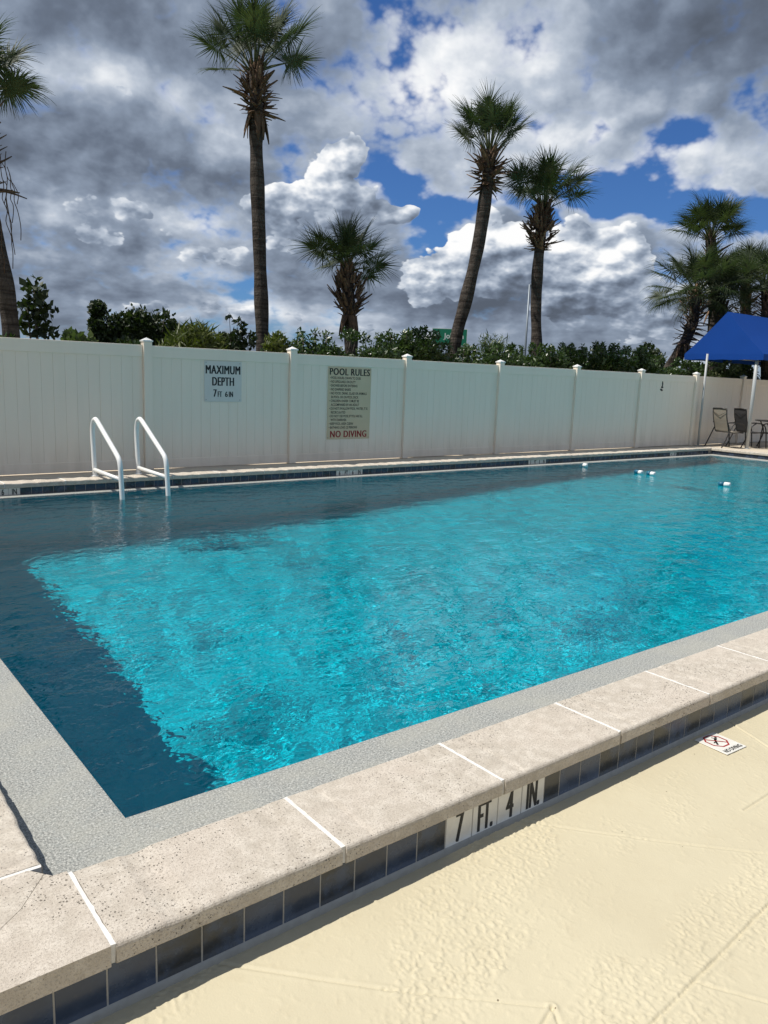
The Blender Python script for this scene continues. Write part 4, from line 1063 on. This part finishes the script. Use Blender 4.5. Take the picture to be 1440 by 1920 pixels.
# ------------------------------------------------------------------ road sign and lamp post
M_GREEN = mat('green_sign_sheet', (.008, .20, .115), .5)
M_WHITEP = mat('white_print', (.80, .82, .82), .5)
M_GALV = mat('galvanised_steel', (.20, .23, .26), .5, metal=.5)
def make_road():
    a, b = Vector((39.79, 44.91, 0)), Vector((41.76, 43.16, 0)); c = (a+b)/2; ang = math.atan2(b.y-a.y, b.x-a.x); W = (b-a).length; z0, z1 = 4.22, 5.48; H = z1-z0
    s = empty('road_sign', (c.x, c.y, .09), (0, 0, ang), label='green highway sign reading El Jobean behind the leaning palm trunk', cat='road sign')
    z0 -= .09
    bm = bmesh.new(); bm_box(bm, -W/2, W/2, -.02, .02, 0, H); link('border', bm_mesh(bm, 'border', (M_WHITEP,)), s, (0, 0, z0))
    bm = bmesh.new(); bm_box(bm, -W/2+.035, W/2-.035, -.0225, -.018, .035, H-.035); link('panel', bm_mesh(bm, 'panel', (M_GREEN,)), s, (0, 0, z0))
    me = fit(text_mesh('lettering', 'Jobean', 1, M_WHITEP, .02, 1, 'LEFT', 1, 0), 1.50, None, .30, 0); link('lettering', me, s, (0, -.024, z0+.40), (math.pi/2, 0, 0))
    for ch, w, cx in (('E', .21, -1.05), ('l', .055, -.86)):
        me = fit(text_mesh('lettering', ch, 1, M_WHITEP, .02, 1, 'LEFT', 1, 0), w, .40, cx, 0); link('lettering', me, s, (0, -.024, z0+.55), (math.pi/2, 0, 0))
    for x in (-.9, .9):
        bm = bmesh.new(); bm_box(bm, x-.05, x+.05, .022, .12, 0, z0+H-.1); link('post', bm_mesh(bm, 'post', (M_GALV,)), s)
    l = empty('lamp_post', (29.83, 26.65, .09), label='tall thin grey lamp post left of the pineapple palm', cat='lamp post')
    link('pole', tube_mesh('pole', [([(0, 0, 0), (0, 0, 6.35)], [.062, .045])], M_GALV, 12), l)
    link('arm', tube_mesh('arm', [(smooth_path([(0, 0, 6.1), (.05, -.04, 6.35), (.12, -.09, 6.42), (.25, -.20, 6.45)], 4), .03)], M_GALV, 8), l)
    bm = bmesh.new(); bm_box(bm, -.16, .16, -.07, .07, -.04, .04); bmesh.ops.bevel(bm, geom=bm.edges[:], offset=.03, segments=2, affect='EDGES')
    link('lamp_head', bm_mesh(bm, 'lamp_head', (M_GALV,)), l, (.34, -.27, 6.45), (0, 0, -.66))
make_road()

# ------------------------------------------------------------------ canopy, table, chairs
M_CANVAS = mat('blue_canvas', (.004, .055, .42), .75, spec=.2, build=lambda g, b: g.l.new(g.mix(g.noise(worldpos(g), 2.2, 4, .6), (.002, .044, .235), (.003, .054, .285)), b.inputs['Base Color']))
M_POLE = mat('grey_painted_pole', (.40, .41, .41), .45)
M_FRAME = mat('dark_bronze_frame', (.018, .015, .013), .4)
M_SLING = mat('tan_sling_mesh', rough=.8, build=lambda g, b: g.l.new(g.mix(g.noise(worldpos(g), 60, 3, .7), (.20, .175, .14), (.28, .25, .205)), b.inputs['Base Color']))
M_SLINGD = mat('dark_sling_mesh', (.03, .03, .032), .7)
M_TOP = mat('dark_table_top', (.05, .05, .052), .25)
def make_canopy():
    c = empty('shade_canopy', (22.1, 11.0, ZC), label='blue fabric hip roof canopy on grey poles over the patio table', cat='canopy')
    o = c.location
    x0, x1, y0, y1, ze, zr = 20.10, 26.2, 9.91, 12.12, 2.64, 3.74; rx0, rx1, ry = 20.16, 25.9, 11.03
    A, B, C_, D = Vector((x0, y0, ze)), Vector((x0, y1, ze)), Vector((x1, y1, ze)), Vector((x1, y0, ze)); R0, R1 = Vector((rx0, ry, zr)), Vector((rx1, ry, zr))
    def patch(q, n=8, sag=.05):
        """bilinear patch of taut cloth with a slight sag; q = four corners (two may coincide)"""
        V = []; F = []
        for i in range(n+1):
            for j in range(n+1):
                u, v = i/n, j/n; p = q[0]*(1-u)*(1-v)+q[1]*u*(1-v)+q[2]*u*v+q[3]*(1-u)*v
                V.append(tuple(p-Vector((0, 0, sag*math.sin(math.pi*u)*math.sin(math.pi*v)+.03*math.sin(math.pi*v)))-o))
        for i in range(n):
            for j in range(n): a = i*(n+1)+j; F.append((a, a+1, a+n+2, a+n+1))
        return V, F
    for q in ((A, B, R0, R0), (D, A, R0, R1), (B, C_, R1, R0), (C_, D, R1, R1)):
        V, F = patch(q); me = mesh_np('roof_panel', np.array(V), np.array(F), (M_CANVAS,), True)
        ob = link('roof_panel', me, c)
    V = []; F = []
    ring_ = [A, B, C_, D]
    for i in range(4):
        a, b = ring_[i], ring_[(i+1) % 4]; k = len(V); n = 10
        for j in range(n+1):
            p = a.lerp(b, j/n); V += [tuple(p-o-Vector((0, 0, .0))), tuple(p-o-Vector((0, 0, .15+.008*math.sin(j*2.2))))]
        for j in range(n): F.append((k+2*j, k+2*j+2, k+2*j+3, k+2*j+1))
    link('valance', mesh_np('valance', np.array(V), np.array(F), (M_CANVAS,)), c)
    for (x, y, top) in ((20.2, 10.12, ze+.02), (19.62, 11.17, ze-.02), (25.9, 10.12, ze+.02), (25.9, 11.17, ze+.02)):
        p = [Vector((x, y, ZC-.01))-o, Vector((x, y, top))-o]
        link('pole', tube_mesh('pole', [(p, .045 if y < 11 else .028)], M_POLE, 14), c)
        link('foot_plate', box_mesh('foot_plate', .16, .16, .012, M_POLE, .002, 1), c, (x-o.x, y-o.y, -.004))
    tb = [([A-o+Vector((.02, .02, -.02)), B-o+Vector((.02, -.02, -.02))], .02), ([A-o+Vector((.02, .02, -.02)), D-o+Vector((-.02, .02, -.02))], .02), ([R0-o-Vector((0, 0, .12)), R1-o-Vector((0, 0, .12))], .02),
          ([B-o+Vector((.02, -.02, -.02)), C_-o+Vector((-.02, -.02, -.02))], .02), ([A-o+Vector((.06, .06, -.10)), R0-o-Vector((-.1, 0, .20))], .018), ([B-o+Vector((.06, -.06, -.10)), R0-o-Vector((-.1, 0, .20))], .018)]
    link('roof_frame', tube_mesh('roof_frame', tb, M_POLE, 8), c)
make_canopy()
def make_chair(label, loc, rz, sling):
    """faces +x; seat 0.43 m high"""
    c = empty('patio_chair', loc, (0, 0, rz), label=label, cat='chair', group='patio chairs under the canopy')
    w = .27
    prof = [(-.33, 1.02), (-.30, .80), (-.22, .52), (-.20, .45), (-.16, .415), (.0, .405), (.20, .425), (.26, .41)]
    ps = smooth_path([(x, 0, z) for x, z in prof], 4)
    for i, (p0, p1, nm) in enumerate(((0, 16, 'backrest'), (16, len(ps)-1, 'seat'))):
        V = []; F = []
        seg = ps[p0:p1+1]
        for k, q in enumerate(seg):
            for t in (0, .004): V += [(q.x+t, -w, q.z+t), (q.x+t, 0, q.z+t-.012), (q.x+t, w, q.z+t)]
        for k in range(len(seg)-1):
            for t in (0, 3):
                for j in (0, 1): a = k*6+t+j; F.append((a, a+1, a+7, a+6))
        link(nm, mesh_np(nm, np.array(V), np.array(F), (sling,), True), c)
    for s in (-1, 1):
        link('side_rail', tube_mesh('side_rail', [([(q.x, s*w, q.z) for q in ps], .014)], M_FRAME, 8), c)
        arm = smooth_path([(-.27, s*(w+.02), .66), (-.05, s*(w+.05), .67), (.16, s*(w+.05), .64), (.24, s*(w+.05), .56), (.28, s*(w+.05), .40), (.33, s*(w+.05), 0)], 4)
        link('armrest', tube_mesh('armrest', [(arm, .016)], M_FRAME, 8), c)
        leg = smooth_path([(-.02, s*(w+.05), .665), (-.16, s*(w+.06), .56), (-.30, s*(w+.07), .25), (-.42, s*(w+.07), 0)], 4)
        link('leg', tube_mesh('leg', [(leg, .016)], M_FRAME, 8), c)
    link('top_rail', tube_mesh('top_rail', [([(-.33, -w, 1.02), (-.335, 0, 1.03), (-.33, w, 1.02)], .016)], M_FRAME, 8), c)
    link('seat_bar', tube_mesh('seat_bar', [([(-.18, -w, .42), (-.18, w, .42)], .014), ([(.25, -w, .405), (.25, w, .405)], .014)], M_FRAME, 8), c)
    link('seam', tube_mesh('seam', [([(-.338, -w+.03, .93), (-.334, -.05, .85), (-.334, 0, .835), (-.334, .05, .85), (-.338, w-.03, .93)], .006)], M_FRAME, 5), c)
    return c
def make_furniture():
    z = ZC-.0085
    make_chair('tan sling patio chair seen from behind, beside the fence', (20.02, 10.58, z), math.radians(-24), M_SLING)
    make_chair('dark patio chair partly hidden behind the front canopy pole', (20.75, 10.38, z), math.radians(-30), M_SLINGD)
    make_chair('dark patio chair at the right edge of the photo', (21.0, 9.72, z), math.radians(50), M_SLINGD)
    t = empty('patio_table', (21.75, 10.15, z), label='dark round patio table under the blue canopy', cat='table')
    prof = [(.0, .700), (.52, .700), (.55, .708), (.55, .722), (.54, .728), (.0, .728)]
    V = []; F = []; n = 32
    for r_, h in prof:
        for k in range(n): V.append((max(r_, .001)*math.cos(2*math.pi*k/n), max(r_, .001)*math.sin(2*math.pi*k/n), h))
    for i in range(len(prof)-1):
        for k in range(n): F.append((i*n+k, i*n+(k+1) % n, (i+1)*n+(k+1) % n, (i+1)*n+k))
    link('table_top', mesh_np('table_top', np.array(V), np.array(F), (M_TOP,)), t)
    for k in range(4):
        a = k*math.pi/2+.5; link('leg', tube_mesh('leg', [(smooth_path([(.40*math.cos(a), .40*math.sin(a), .70), (.30*math.cos(a), .30*math.sin(a), .4), (.42*math.cos(a), .42*math.sin(a), 0)], 4), .018)], M_FRAME, 8), t)
    link('brace', tube_mesh('brace', [([(.31*math.cos(2*math.pi*k/16+.5), .31*math.sin(2*math.pi*k/16+.5), .38) for k in range(17)], .010)], M_FRAME, 6), t)
make_furniture()
